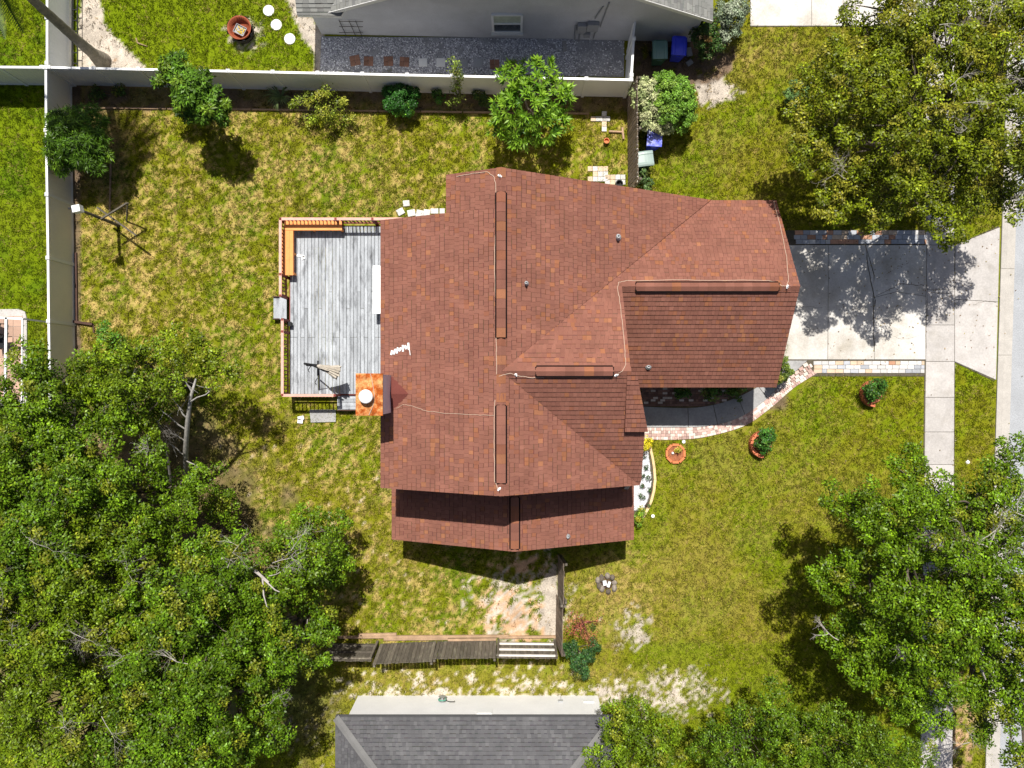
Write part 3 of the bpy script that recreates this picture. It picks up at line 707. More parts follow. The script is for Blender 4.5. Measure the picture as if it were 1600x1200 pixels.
# air terminals where cables end
for i, (px, py, lb) in enumerate(((781, 275, 'small white lightning rod at the north end of the main ridge'), (780, 764, 'small white lightning rod at the south end of the main ridge'), (806, 585, 'small white lightning rod left of the entry ridge vent'), (963, 586, 'small white lightning rod right of the entry ridge vent'), (1230, 448, 'small white lightning rod at the garage gable end'))):
    p = on_roof(px, py, .02); solo(MB().lathe(p, [(.05, 0), (.045, .03), (.012, .05), (.010, .26), (.0, .30)], 8).box(p + Vector((0, 0, .02)), (.14, .05, .02), random.uniform(0, 3)), 'lightning_rod', m_white, lb, 'lightning rod', 'lightning rods on the ridges')
# white plastic scrap on the west slope
sc_ = MB()
for i in range(7):
    px, py = 612 + i * 4.4, 551 - i * 1.7; p = on_roof(px, py, .03); sc_.box(p, (.075, random.uniform(.14, .24), .02), random.uniform(-.5, .3), rot=Matrix.Rotation(random.uniform(-.5, .3), 3, 'Z') @ Matrix.Rotation(-.445, 3, 'Y'))
    if i: sc_.box((p + on_roof(px - 4.4, py + 1.7, .03)) / 2, (.11, .03, .015), .2)
sc_.tube([on_roof(636, 541, .03), on_roof(640, 548, .03), on_roof(641, 555, .03)], .015, 5)
solo(sc_, 'plastic_scrap', m_white, 'torn white plastic scrap lying on the west roof slope', 'scrap')

# ------------------------------------------------------------------ deck
DZ = .55
deck = thing('deck', 'weathered grey plank deck with red railings behind the house', 'deck', (-6.8, 3.0, 0))
dx0, dx1 = -9.22, -4.30; dyn, dys = 6.55, -.42
bw = .1465; i = 0; x = dx0
while x < dx1 - .05:
    jt = (Yp(482, DZ), Yp(527, DZ), Yp(300, DZ), Yp(456, DZ))[i % 4] if i % 3 else Yp(527, DZ)
    segs = [(dys, jt), (jt, dyn)] if dys < jt < dyn else [(dys, dyn)]
    for a, b in segs: piece('board', m_deck, deck, (x + bw / 2, (a + b) / 2, DZ - .02 + random.uniform(-.003, .003)), (bw - .017, b - a - .014, .036), random.uniform(-.0012, .0012))
    x += bw; i += 1
for xx in np.linspace(dx0 + .1, dx1 - .1, 5):
    for yy in np.linspace(dys + .2, dyn - .2, 5): piece('support_post', m_brown, deck, (xx, yy, (DZ - .05) / 2), (.1, .1, DZ - .08))
piece('rim_joist', m_redrail, deck, (dx0 - .025, (dyn + dys) / 2, DZ - .16), (.04, dyn - dys, .22)); piece('rim_joist', m_redrail, deck, ((dx0 + dx1) / 2, dys - .025, DZ - .16), (dx1 - dx0, .04, .22)); piece('rim_joist', m_redrail, deck, ((dx0 + dx1) / 2, dyn + .025, DZ - .16), (dx1 - dx0, .04, .22))
# lower landing by the chimney
for j in range(4): piece('landing_board', m_deck, deck, ((Xp(526, .4) + CX0) / 2 + .02, -.55 - j * .148, .38), (CX0 - Xp(526, .4) - .02, .138, .036))
piece('rim_joist', m_brown, deck, ((Xp(526, .4) + CX0) / 2, -1.10, .22), (CX0 - Xp(526, .4), .04, .28))
RT = DZ + .90
def railing(a, b, posts):
    a = Vector((*a, 0)); b = Vector((*b, 0)); d = (b - a); Lr = d.length; d = d / Lr
    barpiece('rail_cap', m_railcap, deck, a + Vector((0, 0, RT)), b + Vector((0, 0, RT)), .11, .036)
    barpiece('top_rail', m_redrail, deck, a + Vector((0, 0, RT - .06)), b + Vector((0, 0, RT - .06)), .05, .08)
    barpiece('bottom_rail', m_redrail, deck, a + Vector((0, 0, DZ + .1)), b + Vector((0, 0, DZ + .1)), .05, .08)
    n = max(2, int(Lr / .152))
    for i in range(n):
        p = a + d * (Lr * (i + .5) / n); piece('baluster', m_baluster, deck, (p.x, p.y, (RT + DZ) / 2 + .02), (.038, .038, RT - DZ - .12), math.atan2(d.y, d.x))
    for t in posts:
        p = a + d * Lr * t; piece('post', m_redrail, deck, (p.x, p.y, (RT + .02) / 2), (.095, .095, RT + .03))
WX = -9.36; NY = 6.67
railing((WX, NY), (WX, Yp(462, RT)), (0, .72, 1)); railing((WX + .08, Yp(499, RT)), (WX + .08, -.44), (0, .16, 1)); railing((WX, NY), (-4.4, NY), (0, .45, .75, 1)); railing((WX + .08, -.46), (Xp(523, RT), -.46), (1,))
# west steps
for j, (xx, zz) in enumerate(((-9.55, .40), (-9.86, .22))): piece('step', m_deck, deck, (xx, (Yp(462, .4) + Yp(499, .4)) / 2, zz), (.29, .98, .04))
piece('step_side', m_brown, deck, (-9.72, Yp(499, .4) + .03, .2), (.62, .04, .26)); piece('step_side', m_brown, deck, (-9.72, Yp(462, .4) - .03, .2), (.62, .04, .26))
# slab and blocks south of the deck
MB().prism(pxpoly([(484, 640), (525, 640), (525, 659), (486, 660)]), -.02, .05).build('step_pad', m_path, None); o = bpy.data.objects['step_pad']; prop(o, 'stained concrete pad on the grass just below the deck landing', 'concrete pad')
solo(MB().box((*G(471, 653), .05), (.25, .16, .12), .2).box((*G(470, 658), .05), (.22, .17, .12), -.1), 'paving_block', m_white, 'pair of white blocks on the grass below the black deck rail shadow', 'block')
# bench
BZ = DZ + .45
bench = thing('bench', 'orange L shaped corner bench against the red deck railing', 'bench', (-8.8, 6.2, DZ))
bx0, bx1 = Xp(441, BZ), Xp(534, BZ); by0, by1 = Yp(340.5, BZ), Yp(360, BZ); ww = .135
for j in range(4): piece('seat_plank', m_bench, bench, ((bx0 + bx1) / 2 + (.0 if j < 1 else .05), by0 - (j + .5) * (by0 - by1) / 4, BZ), (bx1 - bx0 - .08, (by0 - by1) / 4 - .006, .04))
wx1 = Xp(459.5, BZ); wy1 = Yp(430, BZ)
for j in range(3): piece('seat_plank', m_bench, bench, (bx0 - .03 + (j + .5) * (wx1 - bx0) / 3, (by1 + wy1) / 2 - .004, BZ + .0), ((wx1 - bx0) / 3 - .006, by1 - wy1 - .01, .04))
for a, b in (((bx0 + .05, by1 + .03), (bx1 - .03, by1 + .03)), ((wx1 - .05, by1), (wx1 - .05, wy1 + .03)), ((bx0, wy1 + .03), (wx1 - .03, wy1 + .03)), ((bx1 - .03, by0), (bx1 - .03, by1 + .02))):
    barpiece('apron', m_bench, bench, (*a, BZ - .08), (*b, BZ - .08), .035, .11)
for x, y in ((bx1 - .06, by1 + .06), (bx1 - .06, by0 - .06), ((bx0 + bx1) / 2, by1 + .06), (wx1 - .06, wy1 + .08), (bx0 + .05, wy1 + .08), (wx1 - .08, (by1 + wy1) / 2)):
    piece('leg', m_bench, bench, (x, y, DZ + .19), (.08, .08, .39))
# white table by the house wall
tb = thing('table', 'long plain white table on the deck against the house eave', 'table', (-5.25, 3.85, DZ))
MB().box((-5.25, 3.83, DZ + .74), (.80, 1.95, .04)).build('tabletop', m_white, tb)
for sx_ in (-1, 1):
    for sy_ in (-1, 1): MB().tube([(-5.25 + sx_ * .33, 3.83 + sy_ * .85, DZ), (-5.25 + sx_ * .33, 3.83 + sy_ * .85, DZ + .72)], .018, 8).build('leg', m_galv, tb)
# offset umbrella, folded
ux, uy = Xp(497, DZ), Yp(571, DZ)
um = thing('patio_umbrella', 'folded offset patio umbrella with black pole and beige canvas on the deck', 'umbrella', (ux, uy, DZ))
b_ = MB(); b_.bar((ux - .5, uy + .03, DZ + .03), (ux + .5, uy - .02, DZ + .03), .06, .05); b_.bar((ux, uy - .42, DZ + .03), (ux, uy + .2, DZ + .03), .06, .05); b_.build('cross_base', m_black, um)
top = Vector((ux - .02, uy + .02, DZ + 2.05)); MB().tube([(ux, uy, DZ), (ux, uy, DZ + 1.2), top], [.05, .05, .045], 8).build('pole', m_black, um)
MB().tube([(ux, uy, DZ + 1.15), (ux + .35, uy - .12, DZ + 1.5), (ux + .7, uy - .25, DZ + 1.95), (ux + .95, uy - .30, DZ + 2.15)], .034, 6).build('boom', m_black, um)
MB().tube([top, (ux + .4, uy - .12, DZ + 1.62)], .015, 6).build('strut', m_black, um)
MB().tube([(ux - .06, uy - .05, DZ + .95), (ux - .16, uy - .22, DZ + .98), (ux - .10, uy - .3, DZ + 1.0)], .018, 6).build('crank_handle', m_black, um)
cv = MB(); A = Vector((ux + .42, uy - .05, DZ + 1.85)); B = Vector((ux + 1.10, uy - .30, DZ + 1.45)); d = (B - A).normalized(); mt = d.to_track_quat('Z', 'Y').to_matrix(); ln = (B - A).length
n = 28; prof = [(.03, 0), (.07, .10), (.10, .35), (.15, .7), (.22, 1.0)]; vs = []; fs = []
for r, t in prof:
    for j in range(n):
        a = 2 * math.pi * j / n; rr = r * (1 + (.32 if j % 2 else -.1) * (t + .2)); ext = ln * t + (.09 if (t == 1 and j % 4 < 2) else 0)
        vs.append(A + mt @ Vector((rr * math.cos(a), rr * math.sin(a) * .8, ext)))
for q in range(len(prof) - 1):
    for j in range(n): fs.append((q * n + j, q * n + (j + 1) % n, (q + 1) * n + (j + 1) % n, (q + 1) * n + j))
fs += [tuple(range(n - 1, -1, -1)), tuple(range((len(prof) - 1) * n, len(prof) * n))]
cv.add(vs, fs).build('canopy', m_fabric, um)
lp = G3(455, 507, DZ); lb = MB().box(lp + Vector((0, 0, .12)), (.14, .14, .24)).box(lp + Vector((0, 0, .26)), (.18, .18, .04)); solo(lb, 'lantern', m_black, 'small black square lantern on the deck beside the west railing', 'lantern')
scr = MB().box((*G(470, 400, DZ), DZ + .02), (.32, .09, .03), -.15).box((*G(474, 403, DZ), DZ + .02), (.16, .12, .03), .3); solo(scr, 'paper_scrap', m_white, 'white scrap of paper on the deck planks beside the bench', 'scrap')

# ------------------------------------------------------------------ white vinyl fences
FH = 1.83
def vinyl_fence(label, pts, z=FH, pm=None):
    """pts: post positions in photo pixels at the height of the fence top"""
    W = [Vector((*G(x, y, z), 0)) for x, y in pts]; c = sum(W, Vector()) / len(W)
    t = thing('vinyl_fence', label, 'fence', c, 'white vinyl fences')
    for i, p in enumerate(W):
        po = piece('post', m_vinyl, t, p + Vector((0, 0, (z + .02) / 2)), (.12, .12, z + .04))
        MB().add([p + Vector((sx * .075, sy * .075, zz)) for zz in (z + .04, z + .065) for sx, sy in ((-1, -1), (1, -1), (1, 1), (-1, 1))] + [p + Vector((0, 0, z + .115))],
                 [(3, 2, 1, 0), (0, 1, 5, 4), (1, 2, 6, 5), (2, 3, 7, 6), (3, 0, 4, 7), (4, 5, 8), (5, 6, 8), (6, 7, 8), (7, 4, 8)]).build('cap', m_vinyl, t)
    for a, b in zip(W[:-1], W[1:]):
        d = (b - a); L = d.length; d = d / L; a2 = a + d * .062; b2 = b - d * .062
        mb = MB(); n = max(3, int(L / .16))
        for k in range(n):
            p = a2.lerp(b2, k / n); q = a2.lerp(b2, (k + .93) / n); mb.bar(p + Vector((0, 0, z / 2)), q + Vector((0, 0, z / 2)), .036, z - .12)
        mb.bar(a2 + Vector((0, 0, z / 2)), b2 + Vector((0, 0, z / 2)), .026, z - .14)
        mb.build('panel', pm or m_vinyl, t)
        barpiece('top_rail', m_vinyl, t, a2 + Vector((0, 0, z - .02)), b2 + Vector((0, 0, z - .02)), .09, .09); barpiece('bottom_rail', m_vinyl, t, a2 + Vector((0, 0, .10)), b2 + Vector((0, 0, .10)), .05, .14)
    return t
def lin(a, b, n): return [(a[0] + (b[0] - a[0]) * i / n, a[1] + (b[1] - a[1]) * i / n) for i in range(n + 1)]
vinyl_fence('long white vinyl fence across the top of the back yard', lin((77, 105.5), (986, 125), 13))
vinyl_fence('white vinyl fence running down the left side of the back yard', [(72, 106), (72.5, 204), (74, 304), (75.5, 403), (76.5, 502), (78, 600), (79, 700), (80, 800)], pm=m_vinyltan)
vinyl_fence('white vinyl fence between the two left neighbours, at the left edge', [(-170, 104), (-85, 104.5), (-2, 105), (66, 105.5)], pm=m_vinyltan)
vinyl_fence('white vinyl fence going up behind the leaning palm trunk', [(74, 99), (74, 28), (74, -45), (74, -118)], pm=M('sunlit_vinyl', (.88, .90, .93), .4, .03, 1, .02, 20, spec=.5))  # panels whiter than the other vinyl, sunlight on their face put into the colour
vinyl_fence('short white vinyl fence section beside the two bins of the grey house', [(986.5, 118), (990, 61)])
gt = thing('vinyl_gate', 'white vinyl gate standing ajar at the grey house wall', 'gate', (*G(989, 47, 1.7), 0))
ga, gb = Vector((*G(989.5, 57, 1.7), 0)), Vector((*G(992.5, 32, 1.7), 0))
piece('panel', m_vinyl, gt, (ga + gb) / 2 + Vector((0, 0, .9)), (.04, (gb - ga).length, 1.55), math.atan2(-(gb - ga).x, (gb - ga).y))
for zz in (.2, 1.68): barpiece('rail', m_vinyl, gt, ga + Vector((0, 0, zz)), gb + Vector((0, 0, zz)), .07, .09)
barpiece('brace', m_vinyl, gt, ga + Vector((-.04, 0, .2)), gb + Vector((-.04, 0, 1.6)), .04, .08)

# ------------------------------------------------------------------ wooden fences
def wood_fence(t, a, b, h, lean=0.0, side=1, rails=True, rmat=None, wd=.14, gap=.006, pname='picket', mat=None, jit=.02):
    """pickets from ground point a to b (xy), rails on one side; lean tips the top sideways"""
    a = Vector((*a, 0)); b = Vector((*b, 0)); d = b - a; L = d.length; d = d / L; nn = Vector((-d.y, d.x, 0)); n = int(L / (wd + gap))
    for i in range(n):
        p = a + d * (L * (i + .5) / n); hh = h + random.uniform(-jit, jit); top = p + nn * (lean + random.uniform(-.01, .01)) + Vector((0, 0, hh))
        x = (top - p).normalized(); y = d - x * d.dot(x); y.normalize(); z = x.cross(y)
        piece(pname, mat or m_picket, t, (p + top) / 2 + nn * random.uniform(-.004, .004), (hh, L / n - gap - random.uniform(0, .006), .02), rot=Matrix((x, y, z)).transposed())
    if rails:
        for zz in (.3, .95, 1.6):
            k = zz / h
            barpiece('rail', rmat or m_rail, t, a + nn * (side * .045 + lean * k) + Vector((0, 0, zz)), b + nn * (side * .045 + lean * k) + Vector((0, 0, zz)), .06, .11)
    m = max(1, round(L / 2.4))
    for i in range(m + 1):
        p = a + d * min(max(L * i / m, .05), L - .05) + nn * side * .10; top = p + nn * lean + Vector((0, 0, h - .05)); barpiece('post', m_picket, t, p, top, .09, .09)
sf = thing('wood_fence', 'weathered brown plank fence between the house and the lower grey roof', 'fence', (*G(690, 1003), 0), 'weathered wooden fences')
wood_fence(sf, G(594, 1006), G(682, 1002), 1.87, -.19, -1, False); wood_fence(sf, G(683, 1002), G(776, 1001), 1.84, -.09, -1, False)
wood_fence(sf, G(520, 1005), G(592, 1006), 1.80, -.10, 1, True, m_picket)  # rails take the dark picket colour, standing for the wood's shade
rf_ = thing('wood_fence', 'fence section showing three sunlit pale rails, at the corner by the red shrub', 'fence', (*G(822, 1004), 0), 'weathered wooden fences')
wood_fence(rf_, G(777, 1003), G(868, 1004), 1.80, -.05, 1, True, jit=.03)
dvf = thing('wood_fence', 'narrow wooden fence running from the lower red roof down to the railed corner', 'fence', (*G(872, 950), 0), 'weathered wooden fences')
wood_fence(dvf, G(872, 866), G(871.5, 926), 1.75, .13, 1, False, mat=m_picket2); wood_fence(dvf, G(869.5, 928), G(868, 1004), 1.72, .16, 1, False, mat=m_picket2)
piece('post', m_picket, dvf, (*G(873.5, 927), .95), (.10, .10, 1.9))
nef = thing('wood_fence', 'tall brown wooden fence between the back yard and the bins by the rounded bush', 'fence', (*G(981, 215), 0), 'weathered wooden fences')
wood_fence(nef, G(980, 148), G(981.5, 300), 2.05, .10, 1, True, None, .118, .036, mat=m_picket2)
tim = thing('timber_edging', 'long old timbers lying along the foot of the brown plank fence', 'timber', (*G(680, 996), 0))
for a, b, dy in ((530, 640, 2), (600, 700, -1), (640, 795, 3), (700, 775, -2), (560, 620, 6), (780, 868, 2)):
    barpiece('timber', m_timber, tim, (*G(a, 997 - dy), .05), (*G(b, 996 - dy), .05), .10, .10)
bed_e = thing('timber_edging', 'thin pale timber edging along the lawn side of the planting bed', 'timber', (*G(500, 172), 0))
for a, b in zip(range(130, 960, 66), range(194, 1024, 66)):
    if b > 975: break
    barpiece('timber', m_timber, bed_e, (*G(a, 168.5 + (a - 130) * .012), .03), (*G(b, 168.5 + (b - 130) * .012), .03), .07, .07)
b3 = thing('timber_edging', 'pale timber edging in the grass below the dark tree in the yard corner', 'timber', (*G(173, 300), 0)); barpiece('timber', m_timber, b3, (*G(174, 238), .02), (*G(172, 330), .02), .07, .06)
b4 = thing('timber_edging', 'dark timber along the foot of the left white fence', 'timber', (*G(121, 450), 0)); barpiece('timber', m_brown, b4, (*G(119.5, 395), .04), (*G(121, 505), .04), .08, .08)
b5 = thing('timber_edging', 'short dark red timber sticking out from the left white fence', 'timber', (*G(130, 505), 0)); barpiece('timber', m_brown, b5, (*G(112, 502), .12), (*G(147, 507), .12), .10, .10); barpiece('timber', m_brown, b5, (*G(147, 507), .06), (*G(148, 520), .06), .05, .06)

# ------------------------------------------------------------------ grey neighbour house at the top
nh = thing('house', 'grey stucco house with green grey roof at the top of the photo', 'house', (*G(800, 57), 0))
SL = -.0215
yw = lambda x: 14.62 + SL * x
wl = MB()
def quadwall(mb, pts, d=.18):
    n = len(pts); vs = list(pts) + [(x, y + d, z) for x, y, z in pts]
    mb.add(vs, [tuple(range(n - 1, -1, -1)), tuple(range(n, 2 * n))] + [(i, (i + 1) % n, n + (i + 1) % n, n + i) for i in range(n)][::1])
RDX, RDZ, SLP = .32, 6.45, .53
rz2 = lambda x: RDZ - SLP * abs(x - RDX)
pts = [(-8.05, yw(-8.05), -.05), (7.55, yw(7.55), -.05), (7.55, yw(7.55), 2.42), (RDX, yw(RDX), RDZ - .12), (-6.6, yw(-6.6), rz2(-6.6) - .12), (-8.05, yw(-8.05), 2.42)]
quadwall(wl, pts); wl.build('wall', m_stucco, nh)
for k in range(14):   # lap siding courses in the gable
    z0 = 2.95 + k * .25; z1 = z0 + .26; xs = [(RDZ - .2 - z) / SLP for z in (z0, z1)]
    if xs[1] < .2: break
    mb = MB(); P = [(RDX - xs[0], z0), (RDX + xs[0], z0), (RDX + xs[1], z1), (RDX - xs[1], z1)]; n = 4
    vs = [(x, yw(x) - (.03 if i < 2 else .008), z) for i, (x, z) in enumerate(P)] + [(x, yw(x) + .05, z) for x, z in P]
    mb.add(vs, [(3, 2, 1, 0)[::-1], (0, 4, 5, 1), (1, 5, 6, 2), (2, 6, 7, 3), (3, 7, 4, 0)]).build('siding_board', m_stucco, nh)
YE = lambda x: 14.22 + SL * (x - 7.8)
for sg, x_e in ((1, 7.86), (-1, -7.2)):
    pl = (RDZ + sg * SLP * RDX, -sg * SLP, 0); poly = [(RDX, YE(RDX)), (x_e, YE(x_e)), (x_e, 26), (RDX, 26)]
    rf = MB().prism(poly, lambda x, y: plane_z(pl)(x, y) - .16, lambda x, y: plane_z(pl)(x, y) - .004).build('roof', m_roofgrey, nh)
    near = [(RDX, YE(RDX)), (x_e, YE(x_e)), (x_e, 18.5), (RDX, 18.5)]
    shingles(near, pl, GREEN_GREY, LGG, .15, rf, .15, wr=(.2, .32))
    MB().prism([(RDX, YE(RDX) - .03), (x_e, YE(x_e) - .03), (x_e, YE(x_e) - .004), (RDX, YE(RDX) - .004)], lambda x, y: plane_z(pl)(x, y) - .20, lambda x, y: plane_z(pl)(x, y) + .01).build('barge_board', m_trimgrey, rf)
pl = (2.42 - .45 * 14.40, 0, .45); poly = [(-8.42, 14.44), (-6.70, 14.40), (-5.75, 15.6), (-5.75, 17.6), (-8.42, 17.6)]
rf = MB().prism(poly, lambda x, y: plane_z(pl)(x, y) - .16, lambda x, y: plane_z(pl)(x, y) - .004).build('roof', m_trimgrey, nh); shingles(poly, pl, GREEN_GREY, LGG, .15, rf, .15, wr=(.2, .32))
MB().box((-6.0, 16.4, 1.2), (4.2, 3.0, 2.4)).build('wall', m_stucco, nh)
wx = lambda px, z: Xp(px, z)
W0, W1 = Xp(770, 1.4), Xp(815, 1.4); yy = yw(0)
win = MB()
for a, b in (((W0, 2.15), (W1, 2.15)), ((W0, .68), (W1, .68))): win.bar((a[0], yy - .03, a[1]), (b[0], yy - .03, b[1]), .09, .09)
for xx in (W0, W1): win.bar((xx, yy - .03, .68), (xx, yy - .03, 2.15), .09, .09)
win.bar((W0, yy - .03, 1.40), (W1, yy - .03, 1.40), .07, .08)
wo = win.build('window', m_vinyl, nh)
MB().box(((W0 + W1) / 2, yy - .012, 1.78), (W1 - W0 - .05, .02, .68)).build('pane', m_screen, wo); MB().box(((W0 + W1) / 2, yy - .012, 1.04), (W1 - W0 - .05, .02, .64)).build('pane', m_glass, wo)
MB().box(((W0 + W1) / 2, yy - .07, .60), (W1 - W0 + .16, .16, .06)).build('sill', m_trimgrey, wo)
def onwall(px, py):   # photo pixel on that wall -> x, z
    z = 1.5
    for _ in range(6): x = Xp(px, z); z = CAMH - yw(x) * FPX / (600 - py)
    return Xp(px, z), z
for i, (px, py, a, b, nm) in enumerate(((909, 40, .36, .62, 'meter_box'), (926, 38, .46, .60, 'electric_panel'), (917, 50, .26, .3, 'meter_dial'))):
    x, z = onwall(px, py); MB().box((x, yw(x) - .10, z), (a, .16, b)).build(nm, m_metbox, nh)
for pts_ in (((930, 27), (943, 8)), ((938, 40), (952, 2)), ((900, 38), (898, 60)), ((906, 52), (904, 62)), ((932, 46), (927, 58))):
    P = [onwall(*q) for q in pts_]; MB().tube([(P[0][0], yw(P[0][0]) - .05, P[0][1]), (P[1][0], yw(P[1][0]) - .05, P[1][1])], .03, 6).build('conduit', m_metbox, nh)
tr = MB()
for px in (533, 548, 558): P = onwall(px, 36); tr.tube([(P[0], yw(P[0]) - .06, 1.4), (P[0], yw(P[0]) - .08, .05)], .014, 5)
for z in (.35, .9, 1.35): tr.tube([(Xp(530, z), yw(-7) - .07, z), (Xp(567, z), yw(-6.3) - .07, z)], .012, 5)
solo(tr, 'trellis', m_darkiron, 'thin dark wire trellis leaning on the grey house wall', 'trellis')
bt = MB(); ax = G(122, 0)[0]
for y in range(8): bt.box((ax + .05, 12.95 + y * .45, .35), (.22, .03, .05))
for xx in (-.06, .16): bt.box((ax + .05 + xx - .05, 14.6, .34), (.035, 3.9, .05))
for y in (12.9, 14.6, 16.3): bt.box((ax + .0, y, .17), (.03, .03, .34)); bt.box((ax + .14, y, .17), (.03, .03, .34))
solo(bt, 'ladder_rack', m_black, 'low black metal rack on the ground along the white fence by the palm', 'rack')

# gravel side yard: dense pebbles
gv = MB().prism(pxpoly([(502, 57), (940, 60), (975, 64), (975, 120), (500, 114)]), -.03, .008).build('gravel', m_gravel_base); prop(gv, kind='structure')
def pebbles(name, poly, n, size, cols, z=.012, dens=None, parent=None):
    xs = [p[0] for p in poly]; ys_ = [p[1] for p in poly]
    px = rng.uniform(min(xs), max(xs), n); py = rng.uniform(min(ys_), max(ys_), n); k = inpoly(px, py, poly)
    if dens is not None: k &= rng.random(n) < dens(px, py)
    px, py = px[k], py[k]; n = len(px); X = (px - 800) * CAMH / FPX; Y = (600 - py) * CAMH / FPX
    s = rng.uniform(.5, 1.3, n) * size; a = rng.uniform(0, 6.28, n); e = rng.uniform(.6, 1, n)
    base = np.array([(1, 0, 0), (.3, .9, 0), (-.8, .6, 0), (-.8, -.6, 0), (.3, -.9, 0), (.15, .1, .6)])
    V = np.empty((n, 6, 3)); ca, sa = np.cos(a), np.sin(a)
    for i, (bx_, by_, bz) in enumerate(base):
        x = bx_ * s * e; y = by_ * s; V[:, i, 0] = X + x * ca - y * sa; V[:, i, 1] = Y + x * sa + y * ca; V[:, i, 2] = z - .006 + bz * s
    F = np.array([(0, 1, 5), (1, 2, 5), (2, 3, 5), (3, 4, 5), (4, 0, 5)]); F = (F[None] + (np.arange(n) * 6)[:, None, None]).reshape(-1, 3)
    c = np.array(cols)[rng.integers(0, len(cols), n)] * rng.uniform(.75, 1.25, (n, 1))
    o = np_mesh(name, V.reshape(-1, 3), F, m_stone, parent, np.repeat(c, 6, 0)); o['kind'] = 'stuff'; return o
pebbles('gravel_stones', [(503, 58), (975, 62), (975, 120), (500, 113)], 21000, .034, [(.50, .50, .54), (.36, .36, .40), (.68, .68, .70), (.85, .85, .86), (.22, .22, .24)], dens=lambda x, y: np.where(x > 900, .45 * fbm(x / 12, y / 12, 4, 2), .95) * (fbm(x / 16, y / 16, 44, 3) > .33))
def stepping(px, py, wpx, mat, label, rz=0.0, grid=True, z=.05):
    t = thing('stepping_stone', label, 'paver', (*G(px, py), 0), 'square stepping pavers by the grey house')
    wd = wpx / 37
    if grid:
        for i in range(2):
            for j in range(2):
                o_ = Matrix.Rotation(rz, 3, 'Z') @ Vector(((i - .5) * wd / 2, (j - .5) * wd / 2, 0)); piece('tile', mat, t, (G(px, py)[0] + o_.x, G(px, py)[1] + o_.y, .02), (wd / 2 - .012, wd / 2 - .012, .06), rz, bev=.08)
    else: piece('tile', mat, t, (*G(px, py), .02), (wd, wd * .95, .06), rz, bev=.06)
m_stepbr = M('brown_step', (.30, .16, .11), .9, .15, 4, .2, 40, objvar=.2)
for px, py, wp, m, lb, rz, g in ((555, 95, 16, m_stepbr, 'brown square paver, leftmost in the row on the gravel', .2, True), (576, 96, 15, m_stepbr, 'brown square paver, second from the left in the gravel row', -.03, True), (607, 96, 15, m_stepbr, 'brown square paver, third from the left in the gravel row', .02, True), (632, 97, 15, m_stepbr, 'brown square paver just left of the two white pavers on the gravel', -.06, True),
                              (661, 98, 13, m_white, 'white square paver, left one of the two on the gravel', .04, False), (689, 98, 14, m_white, 'white square paver, right one of the two on the gravel', -.04, False), (724, 99, 14, m_pav[0], 'pale grey square paver behind the thin vine on the gravel', .02, False), (747, 99, 15, m_pav[0], 'pale grey square paver right of the thin vine on the gravel', 0, False), (773, 101, 15, m_stepbr, 'brown square paver with a pale patch near the big bright shrub', .03, True), (800, 102, 15, m_stepbr, 'brown square paver at the top edge of the big bright shrub', -.02, True)):
    stepping(px, py, wp, m, lb, rz, g)
solo(MB().box((*G(882, 73), .06), (.16, .42, .12), .12), 'loose_block', m_path, 'tan loose block standing on the gravel below the meter boxes', 'block')
for px, py, lb in ((420, 17, 'round white stepping stone, topmost of the three on the lawn'), (432, 39, 'round white stepping stone, middle one of the three on the lawn'), (453, 61, 'round white stepping stone, lowest of the three on the lawn')):
    solo(MB().lathe((*G(px, py), 0), [(.235, -.02), (.235, .03), (.22, .045), (0, .05)], 24), 'stepping_stone', m_white, lb, 'stepping stone', 'round white stepping stones')
# fire pit
fp = thing('fire_pit', 'rusty round fire bowl with dark rim rings on the top lawn', 'fire pit', (*G(380, 51), 0))
c = Vector((*G(380.5, 52), 0))
MB().lathe(c, [(.22, .10), (.36, .20), (.43, .36), (.46, .52), (.50, .53), (.50, .545), (.45, .54), (.40, .34), (.30, .22), (0, .20)], 28).build('bowl', m_rustbowl, fp, True)
MB().lathe(c, [(.46, .0), (.48, .30), (.47, .30), (.45, .0)], 28).build('drum', m_darkiron, fp, True)
for k in range(8):
    a = k * math.pi / 4 + .3; p = c + Vector((math.cos(a) * .54, math.sin(a) * .54, .42))
    MB().tube([p + Vector((.07 * math.cos(t) * -math.sin(a), .07 * math.cos(t) * math.cos(a), .07 * math.sin(t))) for t in np.linspace(0, 6.28, 9)], .014, 5).build('ring', m_black, fp)
for k in range(3):
    a = k * 2.1 + .5; MB().tube([c + Vector((math.cos(a) * .40, math.sin(a) * .40, .2)), c + Vector((math.cos(a) * .55, math.sin(a) * .55, 0))], .025, 6).build('leg', m_black, fp)
tr_ = MB(); rt = Matrix.Rotation(-.45, 3, 'Z'); q = c + Vector((-.02, -.03, .33))
tr_.box(q, (.46, .36, .02), -.45)
for dx, dy, sx_, sy_ in ((0, .18, .46, .02), (0, -.18, .46, .02), (.23, 0, .02, .36), (-.23, 0, .02, .36)): o_ = rt @ Vector((dx, dy, .03)); tr_.box(q + o_, (sx_, sy_, .08), -.45)
solo(tr_, 'metal_tray', m_metbox, 'grey square tray lying inside the rusty fire bowl', 'tray')
lf = MB()
for k in range(26):
    o_ = rt @ Vector((random.uniform(-.17, .17), random.uniform(-.12, .12), .03)); a = random.uniform(0, 3); lf.box(q + o_ + Vector((0, 0, random.uniform(0, .02))), (.07, .035, .008), a)
o = solo(lf, 'leaf_litter', m_yellow, 'dry yellow leaves in the tray of the fire bowl', 'leaves', kind='stuff')
solo(MB().tube([(*G(213, 60), .03), (*G(216, 68), .05), (*G(231, 73), .03)], [.03, .035, .015], 6), 'dry_frond', m_timber, 'curled dry palm sheath on the top left lawn', 'palm sheath')

